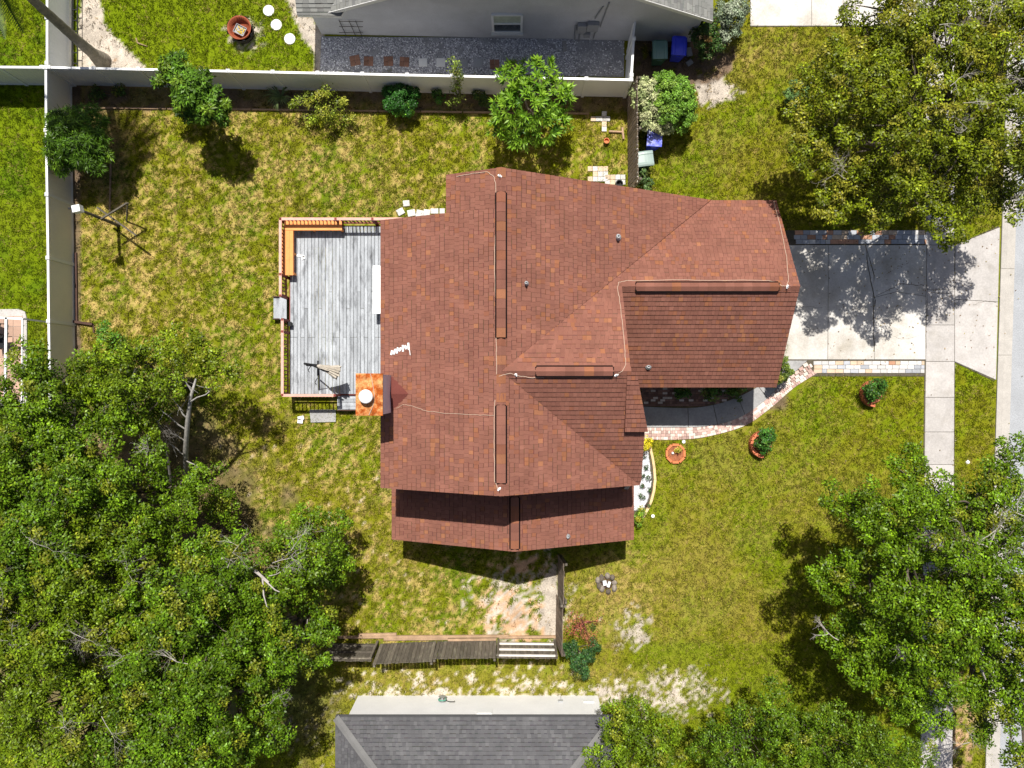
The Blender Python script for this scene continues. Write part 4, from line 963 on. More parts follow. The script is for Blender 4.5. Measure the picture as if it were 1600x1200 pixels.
# ------------------------------------------------------------------ wheeled bins
def bin_(px, py, rz, mb_, ml, label, hz=1.05, tilt=0.0):
    t = thing('wheeled_bin', label, 'bin', (0, 0, 0), 'wheeled bins')
    b = MB(); w0, d0, w1, d1, h = .40, .46, .56, .66, hz - .10
    vs = [(x * w0 / 2, y * d0 / 2 - .03, .04) for x, y in ((-1, -1), (1, -1), (1, 1), (-1, 1))] + [(x * w1 / 2, y * d1 / 2, h) for x, y in ((-1, -1), (1, -1), (1, 1), (-1, 1))]
    b.add(vs, [(3, 2, 1, 0), (0, 1, 5, 4), (1, 2, 6, 5), (2, 3, 7, 6), (3, 0, 4, 7), (4, 5, 6, 7)]); b.build('body', mb_, t)
    rim = MB()
    for c_, d_ in (((0, -d1 / 2, h - .03), (w1 + .04, .05, .06)), ((0, d1 / 2, h - .03), (w1 + .04, .05, .06)), ((w1 / 2, 0, h - .03), (.05, d1 - .05, .06)), ((-w1 / 2, 0, h - .03), (.05, d1 - .05, .06))): rim.box(c_, d_)
    rim.build('rim', mb_, t)
    L = MB(); n = 7; vs = []
    for i in range(n):
        y = -d1 / 2 - .03 + (d1 + .08) * i / (n - 1); zc = h + .02 + .055 * math.sin(math.pi * (i + .6) / (n + .3))
        for x, dz in ((-w1 / 2 - .03, -.03), (-w1 / 2 + .03, 0), (-w1 / 2 + .10, .006), (-w1 / 2 + .13, -.012), (w1 / 2 - .13, -.012), (w1 / 2 - .10, .006), (w1 / 2 - .03, 0), (w1 / 2 + .03, -.03)): vs.append((x, y, zc + dz))
    m = 8; fs = [(i * m + j, i * m + j + 1, (i + 1) * m + j + 1, (i + 1) * m + j) for i in range(n - 1) for j in range(m - 1)]
    lo = [(x, y, h + .001) for x, y, z in vs]; k = len(vs)
    fs += [(j, k + j, k + j + 1, j + 1) for j in range(m - 1)] + [((n - 1) * m + j + 1, k + (n - 1) * m + j + 1, k + (n - 1) * m + j, (n - 1) * m + j) for j in range(m - 1)]
    L.add(vs + lo, fs); L.build('lid', ml, t)
    MB().tube([(-w1 / 2 + .03, d1 / 2 + .09, h - .02), (w1 / 2 - .03, d1 / 2 + .09, h - .02)], .022, 7).bar((-w1 / 2 + .06, d1 / 2, h - .03), (-w1 / 2 + .06, d1 / 2 + .10, h - .02), .04, .05).bar((w1 / 2 - .06, d1 / 2, h - .03), (w1 / 2 - .06, d1 / 2 + .10, h - .02), .04, .05).build('handle', mb_, t)
    MB().box((0, -d1 / 2 - .035, h - .14), (.20, .03, .05)).build('grip', ml, t)
    for s in (-1, 1): MB().lathe((s * .25, d0 / 2, .10), [(.10, -.03), (.10, .03)], 16, mat=Matrix.Rotation(math.pi / 2, 3, 'Y')).build('wheel', m_rubber, t)
    x, y = G(px, py, hz); t.location = (x, y, 0); t.rotation_euler = (0, 0, rz); return t
bin_(1032, 77, .02, m_green, M('sunlit_green_lid', (.15, .27, .235), .4, .1, 4, .05, 40, spec=.5), 'dark green wheeled bin by the grey house wall')  # lid lighter than the body: light on its top put into the colour
bin_(1062, 71, -.06, m_blue, m_blue, 'solid blue wheeled bin by the grey house wall')
bin_(1023.5, 214, -.06, m_blue, m_bluelid, 'blue wheeled bin with pale lid under the rounded bush', 1.0)
bin_(1008, 247, 1.70, m_green, m_greylid, 'faded green wheeled bin with pale lid against the wooden fence', 1.0)
solo(MB().box((*G(1076, 82), .05), (.24, .36, .08), .2).box((*G(1077, 99), .05), (.26, .2, .08), .6), 'paving_block', m_path, 'two tan paving blocks on the soil beside the solid blue bin', 'block')
# small pavers behind the house, north east corner of the back yard
pv = structure('paver_patch')
for cx, cy, nx_, ny_, st in ((934, 272, 4, 3, 8), (961, 281, 4, 2, 8), (938, 186, 4, 1, 7.5), (944, 190, 1, 4, 8)):
    for i in range(nx_):
        for j in range(ny_):
            if random.random() < .04: continue
            piece('paver', random.choice((m_pav[1], m_pav[1], m_pav[3])), pv, (*G(cx + (i - (nx_ - 1) / 2) * st, cy + (j - (ny_ - 1) / 2) * st), .02), (.2, .2, .06), random.uniform(-.06, .06), bev=.06)
for cx, cy, wd, hd, rz in ((635, 318, 10, 9, .1), (626, 331, 11, 10, .5), (643, 333, 12, 10, .2), (656, 334, 11, 11, -.2), (667, 333, 10, 11, -.1), (679, 330, 12, 8, 0), (691, 330, 8, 8, 0), (680, 340, 10, 8, .05), (691, 340, 8, 9, 0), (652, 344, 14, 6, .2), (665, 343, 8, 6, -.3)):
    piece('paver', m_pav[1], pv, (*G(cx, cy), .02), (wd / 37, hd / 37, .07), rz, bev=.06)
solo(MB().lathe((*G(947, 222), .0), [(.06, 0), (.10, .17), (.12, .17), (.12, .21), (.095, .21), (.08, .10), (0, .10)], 16), 'flower_pot', m_pot, 'small orange terracotta pot on the grass in the yard corner', 'flower pot')
solo(MB().lathe((*G(967, 288), .0), [(.12, 0), (.16, .10), (.16, .16), (.12, .16), (.11, .05), (0, .05)], 16), 'black_bucket', m_black, 'small black round tub on the pale pavers at the roof edge', 'tub')
solo(MB().tube([(*G(951, 206), .06), (*G(972, 207), .06)], .05, 6).tube([(*G(972, 200), .06), (*G(974, 218), .06)], .05, 6), 'timber_edging', m_timber, 'short timber step on the soil by the tall brown fence', 'timber')

# ------------------------------------------------------------------ lower grey roof house
lh = thing('house', 'cream walled house with dark grey hip roof at the bottom of the photo', 'house', (*G(745, 1150), 0))
ex0, ex1, ey, ez, S2 = -6.83, 3.96, -12.87, 2.80, .50
MB().box(((-6.50 + 3.62) / 2, -18.15, 1.36), (10.12, 9.96, 2.78)).build('wall', m_cream, lh)
ym = -18.2; hr = (ey - ym)
def lowface(poly, pl):
    rf = MB().prism(poly, lambda x, y: plane_z(pl)(x, y) - .15, lambda x, y: plane_z(pl)(x, y) - .004).build('roof', m_greytrim, lh); return rf
rf = lowface([(ex0, ey), (ex1, ey), (ex1 - hr, ym), (ex0 + hr, ym)], (ez + S2 * ey, 0, -S2))
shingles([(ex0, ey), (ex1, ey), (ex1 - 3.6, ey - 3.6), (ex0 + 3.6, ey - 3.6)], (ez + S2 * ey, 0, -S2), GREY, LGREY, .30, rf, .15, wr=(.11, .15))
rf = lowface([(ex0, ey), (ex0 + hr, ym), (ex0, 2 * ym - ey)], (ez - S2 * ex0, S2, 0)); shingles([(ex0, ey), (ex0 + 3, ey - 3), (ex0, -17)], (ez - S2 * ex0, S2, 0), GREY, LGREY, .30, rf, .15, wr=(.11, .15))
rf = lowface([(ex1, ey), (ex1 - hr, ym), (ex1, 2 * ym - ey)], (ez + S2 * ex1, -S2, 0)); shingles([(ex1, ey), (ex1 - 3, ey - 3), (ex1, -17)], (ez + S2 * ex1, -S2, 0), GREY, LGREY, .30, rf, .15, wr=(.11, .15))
lowface([(ex0, 2 * ym - ey), (ex1, 2 * ym - ey), (ex1 - hr, ym), (ex0 + hr, ym)], (ez - S2 * (2 * ym - ey), 0, S2))
for x0, sg in ((ex0, 1), (ex1, -1)):
    for i in range(18):
        d0, d1 = .02 + i * .21, .02 + (i + 1) * .21 + .03; p = Vector((x0 + sg * d0, ey - d0, ez + S2 * d0 + .05)); q = Vector((x0 + sg * d1, ey - d1, ez + S2 * d1 + .042)); dd = Vector((sg, -1, 0)).normalized(); nn = Vector((dd.y, -dd.x, 0)) * .15
        mb = MB(); dz = Vector((0, 0, -.030)); col = (.165, .162, .158); mb.add([p - nn + dz, p, p + nn + dz, q - nn + dz, q, q + nn + dz], [(0, 1, 4, 3), (1, 2, 5, 4), (0, 2, 1)], col); mb.build('hip_cap', m_shing, lh)
MB().box(((ex0 + ex1) / 2, ey + .012, ez - .10), (ex1 - ex0, .02, .14)).build('fascia', m_greytrim, lh)
YW = -13.17
MB().box((Xp(757, 1.75), YW + .03, 1.70), (.62, .06, .50)).build('window', m_vinyl, lh); MB().box((Xp(757, 1.75), YW + .065, 1.70), (.54, .015, .42)).build('pane', m_white, bpy.data.objects[-1] if False else lh)
MB().box((Xp(920, .7), YW + .02, .62), (.42, .05, .22)).build('vent', m_vinyl, lh)
hr_ = thing('hose_reel', 'green wall hose reel with looped hose on the cream wall', 'hose reel', (Xp(692, .7), YW + .1, .4))
hx = Xp(691, .7); MB().lathe((hx, YW + .14, .66), [(.05, -.10), (.16, -.09), (.05, -.07), (.05, .07), (.16, .09), (.05, .10)], 18, mat=Matrix.Rotation(math.pi / 2, 3, 'X')).build('reel', m_galv, hr_)
hp = [(hx + .15 * math.cos(t) * (1 + .12 * math.sin(3 * t)), YW + .10 + .016 * (t % 3), .66 + .19 * math.sin(t)) for t in np.linspace(0, 6.28 * 5, 90)]; MB().tube(hp, .017, 5).build('hose', m_hose, hr_)
MB().tube([(hx + .1, YW + .1, .72), (hx + .32, YW + .12, .92), (hx + .50, YW + .12, .92), (hx + .52, YW + .1, .80)], .015, 5).build('hose_end', m_black, hr_)
MB().box((Xp(876, .7), YW + .04, .66), (.20, .07, .12)).tube([(Xp(877, .9), YW + .03, .7), (Xp(878, .9), YW + .03, .15)], .012, 5).build('outlet_box', m_galv, lh)

# ------------------------------------------------------------------ front flower bed, planters, stone ring
fb = structure('flower_bed')
edge = curve([(1006, 688), (1014, 696), (1020, 720), (1023, 750), (1019, 776), (1011, 796), (1003, 809)], 30)
MB().prism([G(*p) for p in edge] + [G(990, 812), G(986, 690)], -.03, .01).build('soil', m_joint, fb)
pebbles('white_stones', [(985, 694), (1010, 694), (1015, 730), (1017, 752), (1012, 780), (1003, 797), (985, 797)], 9000, .04, [(.74, .74, .75), (.60, .60, .62), (.42, .43, .46)], z=.02, parent=fb)
for i in range(0, 30, 3):
    a, b = edge[i], edge[i + 3]; piece('edging_log', M('edging_log', (.72, .52, .28), .85, .15, 5, .2, 30, objvar=.1) if i == 0 else bpy.data.materials['edging_log'], fb, ((G(*a)[0] + G(*b)[0]) / 2, (G(*a)[1] + G(*b)[1]) / 2, .05), ((b - a).length / 37 + .01, .11, .13), math.atan2(-(b - a).y, (b - a).x), bev=.1)
def ring_wall(t, c, r, a0, a1, n, mat, h=.26, courses=2, wd=.11):
    for k in range(courses):
        for i in range(n):
            a = a0 + (a1 - a0) * (i + .5 + .5 * (k % 2) * (1 if a1 - a0 < 6 else 1)) / n
            if a > a1 and a1 - a0 < 6: continue
            piece('brick', mat, t, (c[0] + r * math.cos(a), c[1] + r * math.sin(a), h * (k + .5) / courses), (wd, abs(a1 - a0) * r / n - .015, h / courses - .008), a, bev=.08)
oc = G(1055, 708.5); ot = thing('brick_planter', 'low octagonal ring of orange bricks with mulch on the front lawn', 'planter', (*oc, 0))
ring_wall(ot, oc, .37, .39, .39 + 2 * math.pi, 8, m_pot, .12, 1, .10)
MB().lathe((*oc, 0), [(.36, 0), (.34, .05), (0, .07)], 16).build('mulch', m_mulch, ot)
solo(MB().lathe((oc[0] - .12, oc[1] + .02, .06), [(.05, 0), (.06, .04), (.03, .09), (0, .10)], 10), 'white_stone', m_white, 'small white ornament in the octagonal orange planter', 'ornament')
for px, py, lb in ((1184, 691, 'half round red brick planter wall by the bush nearest the path'), (1357, 612, 'half round red brick planter wall around the bush nearest the driveway')):
    c = G(px + 6, py + 3); t = thing('brick_planter', lb, 'planter', (*c, 0), 'half round red brick planters'); ring_wall(t, c, .50, 1.4, 4.6, 9, m_terra, .36, 3, .13); MB().lathe((*c, 0), [(.43, 0), (.40, .10), (0, .16)], 18).build('mulch', m_mulch, t)
sr = thing('stone_ring', 'ring of grey logs and stones with two white blocks on the bare lawn', 'fire ring', (*G(947, 912), 0)); c = G(947, 911)
for k in range(9):
    a = k * .70 + random.uniform(-.15, .15); r = .33 + random.uniform(-.06, .07); q = (c[0] + r * math.cos(a), c[1] + r * math.sin(a) * .9, .08)
    MB().lathe(q, [(.02, -.09), (.10, -.05), (.115, .02), (.06, .08), (0, .10)], 7, mat=Matrix.Rotation(random.uniform(-.3, .3), 3, 'X') @ Matrix.Diagonal((1, random.uniform(1, 1.5), random.uniform(.7, 1.2)))).build('stone', m_bark if k % 2 else m_stonebr, sr)
MB().lathe((*c, 0), [(.30, .0), (0, .04)], 14).build('ash_bed', m_brown, sr)
solo(MB().box((c[0] - .07, c[1] + .03, .10), (.15, .20, .10), .15).box((c[0] + .10, c[1] - .02, .11), (.11, .24, .10), -.35), 'white_block', m_white, 'two white blocks inside the ring of grey logs', 'block')
for px, py, lb in ((1068, 690, 'small white ring light in the grass at the brick path edge'), (1020, 806, 'small white ring light in the grass below the white stone bed')):
    solo(MB().lathe((*G(px, py), 0), [(.07, -.01), (.075, .05), (.05, .055), (.045, .03), (0, .03)], 14), 'garden_light', m_white, lb, 'garden light')
solo(MB().lathe((*G(1512, 722), 0), [(.03, -.01), (.09, .01), (.06, .05), (0, .06)], 8), 'paper_scrap', m_white, 'white scrap on the grass strip beside the kerb at right', 'scrap')
# wooden post with white box and crossed arms
pb = G(185, 352); pt = thing('clothes_post', 'weathered wooden post with a white box on top and crossed arms', 'post', (*pb, 0))
MB().tube([(*pb, -.1), (pb[0] - .02, pb[1], 2.9)], [.075, .055], 8).build('pole', m_picket, pt)
MB().box((pb[0] - .02, pb[1], 3.05), (.30, .26, .30), .2).build('box', m_white, pt); MB().box((pb[0] - .28, pb[1] + .02, 3.05), (.2, .06, .06)).build('bracket', m_black, pt)
for a, b, z in (((158, 342), (199, 317), 1.55), ((152, 324), (213, 368), 1.2)): MB().bar((*G(*a, z), z), (*G(*b, z), z - .0), .06, .08).build('arm', m_picket, pt)
p_, q_ = G(199, 317, 1.55), G(196, 345, .1); MB().bar((*p_, 1.52), (*q_, 0), .05, .05).build('brace', m_picket, pt)
# left neighbour patio and screen frame
pa = structure('patio')
MB().prism(pxpoly([(-60, 484), (30, 483), (40, 487), (43, 500), (43, 640), (-60, 640)]), -.03, .05).build('border', m_walk, pa)
for i in range(5):
    for j in range(8): piece('tile', m_tile, pa, (*G(29.5 - i * 14.6, 502 + j * 16.3), .055), (.38, .425, .03), bev=.02)
for i in range(60):
    pass
scn = thing('screen_frame', 'white metal frame of a patio screen at the left edge', 'screen frame', (*G(0, 540), 0)); Z = 2.3
for a, b in (((-80, 493), (35, 498)), ((10, 496), (8, 640))): MB().bar((*G(*a, Z), Z), (*G(*b, Z), Z), .09, .07).build('beam', m_vinyl, scn)
for p in ((35, 498),): MB().bar((*G(*p, Z), 0), (*G(*p, Z), Z), .06, .06).build('upright', m_vinyl, scn)
MB().bar((*G(35, 498, Z), Z), (*G(34, 640, Z), Z), .05, .05).build('beam', m_vinyl, scn)
for k, (px, py, rz, lb) in enumerate(((14, 536, .1, 'black metal patio chair nearest the screen frame corner'), (3, 512, 2.8, 'black metal patio chair above the other one at the left edge'))):
    x, y = G(px, py); t = thing('patio_chair', lb, 'chair', (0, 0, 0), 'black patio chairs'); cm = m_black
    MB().box((0, 0, .43), (.46, .46, .035)).build('seat', cm, t)
    bk = MB()
    for xx in (-.22, .22): bk.bar((xx, .22, .43), (xx, .30, .95), .03, .03)
    for k2 in range(3): bk.bar((-.22, .245 + k2 * .025, .62 + k2 * .15), (.22, .245 + k2 * .025, .62 + k2 * .15), .025, .05)
    bk.build('backrest', cm, t)
    for sx_ in (-1, 1):
        MB().bar((sx_ * .25, -.2, .65), (sx_ * .25, .27, .68), .035, .03).build('armrest', cm, t)
        for sy_ in (-1, 1): MB().bar((sx_ * .22, sy_ * .21, .43), (sx_ * .24, sy_ * .24, .07), .03, .03).build('leg', cm, t)
    t.location = (x, y, .07); t.rotation_euler = (0, 0, rz)

# ------------------------------------------------------------------ vegetation
def unit(v): return v / np.maximum(np.linalg.norm(v, axis=-1, keepdims=True), 1e-9)
def leaf_mesh(name, P, Nn, ln, wd, col, parent, mat=None, dirs=None):
    """one kite shaped, slightly folded leaf per point"""
    n = len(P)
    if dirs is None: dirs = rng.normal(0, 1, (n, 3))
    D = unit(dirs - Nn * (dirs * Nn).sum(-1, keepdims=True)); S = np.cross(Nn, D)
    ln = np.broadcast_to(ln, n)[:, None] * rng.uniform(.75, 1.25, (n, 1)); wd = np.broadcast_to(wd, n)[:, None] * rng.uniform(.8, 1.2, (n, 1))
    V = np.empty((n, 4, 3)); V[:, 0] = P; V[:, 1] = P + D * ln * .5 + S * wd * .5 - Nn * wd * .12; V[:, 2] = P + D * ln - Nn * ln * .12; V[:, 3] = P + D * ln * .5 - S * wd * .5 - Nn * wd * .12
    return np_mesh(name, V.reshape(-1, 3), np.arange(n * 4).reshape(-1, 4), mat or m_leaf, parent, np.repeat(col, 4, 0))
OAK = (.098, .178, .006); OAK2 = (.135, .190, .006); DARK = (.035, .075, .012); LIME = (.15, .22, .018)
def spread(d, rad, c, sc_, mind, nmax):
    """keep points that stand at least mind apart"""
    P = np.array(c) + d * np.array(sc_) * rad[:, None]; keep = []
    for i in range(len(P)):
        if not keep or (((P[keep] - P[i]) ** 2).sum(1) > mind * mind).all():
            keep.append(i)
            if len(keep) >= nmax: break
    return P[keep], d[keep]
def crown(lobes, clump=.30, per=145, dens=8.0, ln=.105, wd=.060, base=OAK, yel=(.24, .22, .02), yelp=.12, up=.45, low=-.25, cvar=.20, core=.28, gap=1.10):
    """leaf points of a crown: rounded clumps of leaves on the outside of every lobe, a thinner core of leaves inside"""
    Ps, Ns, Cs, Ds, CC = [], [], [], [], []
    def put(cc, d, cl, k, shell, cmul):
        n = len(cc); cb = (rng.normal(1, cvar, n).clip(.6, 1.5) * cmul)[:, None, None]; cy = rng.random(n) < yelp
        o = unit(rng.normal(0, 1, (n, k, 3)) + d[:, None] * .55 + np.array((0, 0, .35))); rr = rng.random((n, k, 1)) ** shell
        lump = 1 + .28 * np.sin(o[..., :1] * 5 + rng.uniform(0, 6, (n, 1, 1))) * np.sin(o[..., 1:2] * 5 + rng.uniform(0, 6, (n, 1, 1)))
        off = o * rr * cl[:, None, None] * lump; off[..., 2] *= .75
        Nn = unit(o * .9 + np.array((0, 0, up)) + rng.normal(0, .42, (n, k, 3)))
        f = rng.uniform(.45, 1.35, (n, k, 1)); hi = rng.random((n, k, 1)) < .10; f = np.where(hi, 2.0, f)  # some leaves brightened in colour as painted highlights
        col = np.array(base) * cb * f; ym = np.where(cy[:, None], rng.uniform(.25, .7, (n, k)), rng.uniform(0, .25, (n, k)) * (rng.random((n, k)) < .4))[..., None]
        col = col * (1 - ym) + np.array(yel) * ym * f
        Ps.append((cc[:, None] + off).reshape(-1, 3)); Ns.append(Nn.reshape(-1, 3)); Cs.append(col.reshape(-1, 3)); Ds.append((o + rng.normal(0, .35, o.shape)).reshape(-1, 3))
    for c, r, rz in lobes:
        r, rz = max(r - .40 * clump, r * .5), max(rz - .30 * clump, rz * .5)
        d = unit(rng.normal(0, 1, (400, 3))); d = d[d[:, 2] > low]; rad = rng.uniform(.72, 1.12, len(d))
        cc, dd = spread(d, rad, c, (r, r, rz), clump * 1.12 * gap, max(4, int(dens * r * r / (clump / .5) ** 2) + 1)); CC.append(cc)
        put(cc, dd, clump * rng.uniform(.7, 1.2, len(cc)), per, .28, 1.0)
        m = max(2, int(len(cc) * core)); d2 = unit(rng.normal(0, 1, (m, 3))); put(np.array(c) + d2 * np.array((r, r, rz)) * rng.uniform(.05, .42, (m, 1)) - np.array((0, 0, rz * .25)), d2, np.full(m, clump * 1.3), int(per * .55), .5, .85)
    return np.concatenate(Ps), np.concatenate(Ns), np.concatenate(Cs), np.concatenate(Ds), np.concatenate(CC), ln, wd
def branch_masses(lobes, mind=1.0, r0=.50, r1=.82):
    """break the smooth envelope of a crown into separate leafy branch masses standing at uneven heights"""
    P = []
    for c, r, rz in lobes:
        d = unit(rng.normal(0, 1, (int(70 * r * r) + 20, 3))); d = d[d[:, 2] > -.15]; q = np.array(c) + d * np.array((r, r, rz)) * rng.uniform(.60, .92, (len(d), 1))
        ok = np.ones(len(q), bool)
        for c2, r2, z2 in lobes:
            if c2 is c: continue
            ok &= (((q - np.array(c2)) / np.array((r2, r2, z2))) ** 2).sum(1) > .45
        P.append(q[ok])
    P = np.concatenate(P); P = P[rng.permutation(len(P))]; P[:, 2] += rng.normal(0, .22, len(P)); keep = []
    for i in range(len(P)):
        if not keep or (((P[keep] - P[i]) * np.array((1, 1, .7))) ** 2).sum(1).min() > mind * mind: keep.append(i)
    return [(tuple(P[i]), r_, r_ * .72) for i, r_ in zip(keep, rng.uniform(r0, r1, len(keep)))]
def core_leaves(lobes, base, k=560):
    Ps = []
    for c, r, rz in lobes:
        n = int(k * r * r); d = unit(rng.normal(0, 1, (n, 3))); Ps.append(np.array(c) - np.array((0, 0, rz * .3)) + d * np.array((r, r, rz)) * rng.uniform(.1, .62, (n, 1)))
    P = np.concatenate(Ps); n = len(P); return P, unit(np.array((0, 0, .8)) + rng.normal(0, .5, (n, 3))), np.array(base) * rng.uniform(.5, 1.2, (n, 1)), rng.normal(0, 1, (n, 3))
def bend(a, b, n=5, sag=.0, jit=.06):
    a, b = Vector(a), Vector(b); L = (b - a).length; P = []
    for i in range(n + 1):
        t = i / n; p = a.lerp(b, t) + Vector((0, 0, sag * L * math.sin(math.pi * t)))
        if 0 < i < n: p += Vector((random.gauss(0, jit * L * .5), random.gauss(0, jit * L * .5), random.gauss(0, jit * L * .3)))
        P.append(p)
    return P
def dead_branch(tree, p, d, L, r=.03, depth=3, mb=None):
    own = mb is None
    if own: mb = MB()
    d = Vector(d).normalized(); q = Vector(p); pts = [q.copy()]
    for i in range(3):
        d = (d + Vector((random.gauss(0, .18), random.gauss(0, .18), random.gauss(0, .12)))).normalized(); q = q + d * L / 3; pts.append(q.copy())
    mb.tube(pts, [r, r * .85, r * .65, r * .4], 3 if depth < 3 else 5, cap=False)
    if depth:
        for k in range(5 if depth > 2 else 4 if depth > 1 else 3):
            o_ = pts[random.randint(1, 3)]; s = Vector((random.gauss(0, .7), random.gauss(0, .7), random.gauss(.05, .4)))
            dead_branch(tree, o_, d + s, L * random.uniform(.45, .7), r * .5, depth - 1, mb)
    if own: mb.build('dead_branch', m_deadwood, tree)
def tree(name, label, cat, root, lobes, trunk_r=.16, group=None, bark=None, dead=0, limbs=True, deadlen=1.1, **kw):
    t = thing(name, label, cat, (root[0], root[1], 0), group)
    if cat == 'tree' and name != 'yard_tree':
        P, Nn, Cl, D, CC, ln, wd = crown(branch_masses(lobes), core=0, **kw); p2, n2_, c2_, d2_ = core_leaves(lobes, kw.get('base', OAK))
        P, Nn, Cl, D = np.concatenate([P, p2]), np.concatenate([Nn, n2_]), np.concatenate([Cl, c2_]), np.concatenate([D, d2_])
    else: P, Nn, Cl, D, CC, ln, wd = crown(lobes, **kw)
    leaf_mesh('crown', P, Nn, ln, wd, Cl, t, dirs=D)
    zl = min(c[2] for c, r, rz in lobes); fork = Vector((root[0], root[1], max(.25, zl * .45)))
    cen = sum((Vector(c) for c, r, rz in lobes), Vector()) / len(lobes)
    fork = fork.lerp(Vector((cen.x, cen.y, fork.z)), .25)
    MB().tube(bend((root[0], root[1], -.1), fork, 4, 0, .04), [trunk_r * 1.35, trunk_r * 1.1, trunk_r, trunk_r * .95, trunk_r * .9], 9).build('trunk', bark or m_bark, t, True)
    if limbs:
        for c, r, rz in lobes:
            mb = MB(); e = Vector(c) - Vector((0, 0, rz * .25)); pts = bend(fork, e, 5, .06, .07); mb.tube(pts, [trunk_r * .62 * (1 - .14 * i) for i in range(6)], 6, cap=False)
            near = CC[((CC - np.array(c)) ** 2).sum(1) < (r * 1.25) ** 2]
            for q in near[rng.permutation(len(near))[:max(5, int(9 * r))]]:
                s = pts[random.randint(2, 5)]; mb.tube(bend(s, q, 3, .03, .06), [trunk_r * .16, trunk_r * .12, trunk_r * .08, trunk_r * .03], 4, cap=False)
            mb.build('limb', bark or m_bark, t)
    for _ in range(dead):
        c, r, rz = random.choice(lobes); a = random.uniform(0, 6.28); e = random.uniform(.2, .75)
        p = Vector(c) + Vector((math.cos(a) * r * e * 1.0, math.sin(a) * r * e, rz * math.sqrt(max(.05, 1 - e * e)) * 1.0))
        dead_branch(t, p, (math.cos(a), math.sin(a), .35), deadlen * random.uniform(.6, 1.1), .012)
    return t
def lob(px, py, z, r, rz=None): return ((*G(px, py, z), z), r, rz or r * .72)
def auto(px, py, rpx, zt, n=7, squash=.7):
    """a round crown as a middle lobe and a ring of lobes"""
    zc = zt - 1.3; s = (CAMH - zc) / FPX; Rr = rpx * s; X, Y = G(px, py, zc); L = [((X, Y, zt - Rr * .42), Rr * .58, Rr * .42)]
    for i in range(n):
        a = 6.283 * i / n + random.uniform(-.25, .25); q = random.uniform(.55, .68); r = Rr * random.uniform(.38, .48)
        L.append(((X + math.cos(a) * Rr * q, Y + math.sin(a) * Rr * q, zc - random.uniform(-.4, 1.7) - r * .1), r, r * squash))
    return L
# the wood in the lower left: nine trees
WOOD = [((66, 662), 116, 7.2, 'leafy green tree at the left edge, topmost in the wood beside the patio'), ((205, 598), 72, 6.2, 'leafy green tree at the top right corner of the left wood, at the lawn'), ((55, 800), 125, 7.8, 'leafy green tree at the left edge, halfway down the wood'),
        ((192, 790), 92, 7.0, 'leafy green tree in the wood beside the dark gap at the pale trunk'), ((105, 965), 135, 8.2, 'broad green tree low in the left wood, above the corner tree'), ((300, 965), 125, 7.8, 'broad green tree in the wood left of the long bare white branch'),
        ((478, 880), 68, 5.6, 'green tree reaching furthest right from the wood onto the lawn'), ((85, 1140), 125, 8.0, 'green tree in the bottom left corner'), ((305, 1135), 135, 7.8, 'green tree at the bottom edge of the left wood, left of the grey roof'), ((-15, 880), 100, 7.4, 'green tree cut by the left edge, between the two taller edge trees'), ((15, 1010), 80, 7.0, 'small green tree at the left edge above the corner tree'), ((438, 1000), 72, 6.2, 'green tree at the right edge of the wood above the shaded fence')]
for i, ((px, py), rp, zt, lb) in enumerate(WOOD):
    L = auto(px, py, rp, zt); X, Y = L[0][0][0], L[0][0][1]
    tree('broadleaf_tree', lb, 'tree', (X, Y), L, .2, 'trees of the lower left wood', dead=3 if rp > 75 else 1, base=(OAK, (.115, .182, .006), (.085, .165, .006))[i % 3])
    if i == 1:
        pass
bpy.data.objects['broadleaf_tree'].name = 'broadleaf_tree'
t7 = next(o for o in C.objects if o.get('label', '').startswith('green tree reaching'))
mb = MB(); P0 = G3(346, 874, 5.7); mb.tube([P0, G3(372, 881, 5.9), G3(400, 893, 6.0), G3(420, 910, 6.0)], [.085, .075, .06, .035], 7); mb.tube([G3(372, 881, 5.9), G3(378, 873, 6.0)], [.05, .02], 5)
mb.tube([G3(410, 900, 6.0), G3(412, 930, 6.0), G3(417, 948, 6.0)], [.04, .03, .015], 5); mb.tube([G3(412, 905, 6.0), G3(430, 922, 6.05), G3(452, 931, 6.05)], [.035, .025, .012], 5)
mb.build('dead_branch', m_deadwood, t7)
for p, d in ((G3(425, 880, 5.9), (.9, .6, .3)), (G3(420, 900, 5.9), (1, .3, .2)), (G3(455, 860, 5.8), (.5, .8, .2))): dead_branch(t7, p, d, .8, .016)
# tall pale trunk at the lawn side of the wood
pb_ = G(293, 745, .5); pt_ = thing('pale_trunk_tree', 'thin tree with a tall pale grey trunk at the dark gap in the wood', 'tree', (*G(300, 742), 0))
A0 = Vector((*G(300, 742), -.1)); pts = [A0, G3(291, 742, 1.0), G3(290, 705, 2.6), G3(293, 660, 4.0), G3(298, 620, 4.8), G3(306, 592, 5.2)]
MB().tube(pts, [.12, .11, .10, .085, .06, .03], 8).build('trunk', m_birch, pt_, True)
mb = MB()
for s, e in (((290, 712, 2.4), (262, 690, 2.9)), ((291, 690, 3.0), (256, 668, 3.6)), ((292, 672, 3.6), (250, 640, 4.2)), ((291, 720, 2.2), (330, 735, 2.3)), ((297, 628, 4.7), (345, 603, 5.0)), ((294, 655, 4.1), (268, 620, 4.6)), ((300, 612, 4.9), (282, 585, 5.2))):
    a, b = G3(*s), G3(*e); mb.tube(bend(a, b, 4, .05, .05), [.03, .025, .02, .014, .006], 5, cap=False)
    for _ in range(3): q = a.lerp(b, random.uniform(.4, .9)); mb.tube(bend(q, q + Vector((random.gauss(0, .3), random.gauss(0, .3), random.gauss(.1, .15))), 2), [.01, .008, .003], 4, cap=False)
mb.build('branch', m_birch, pt_)
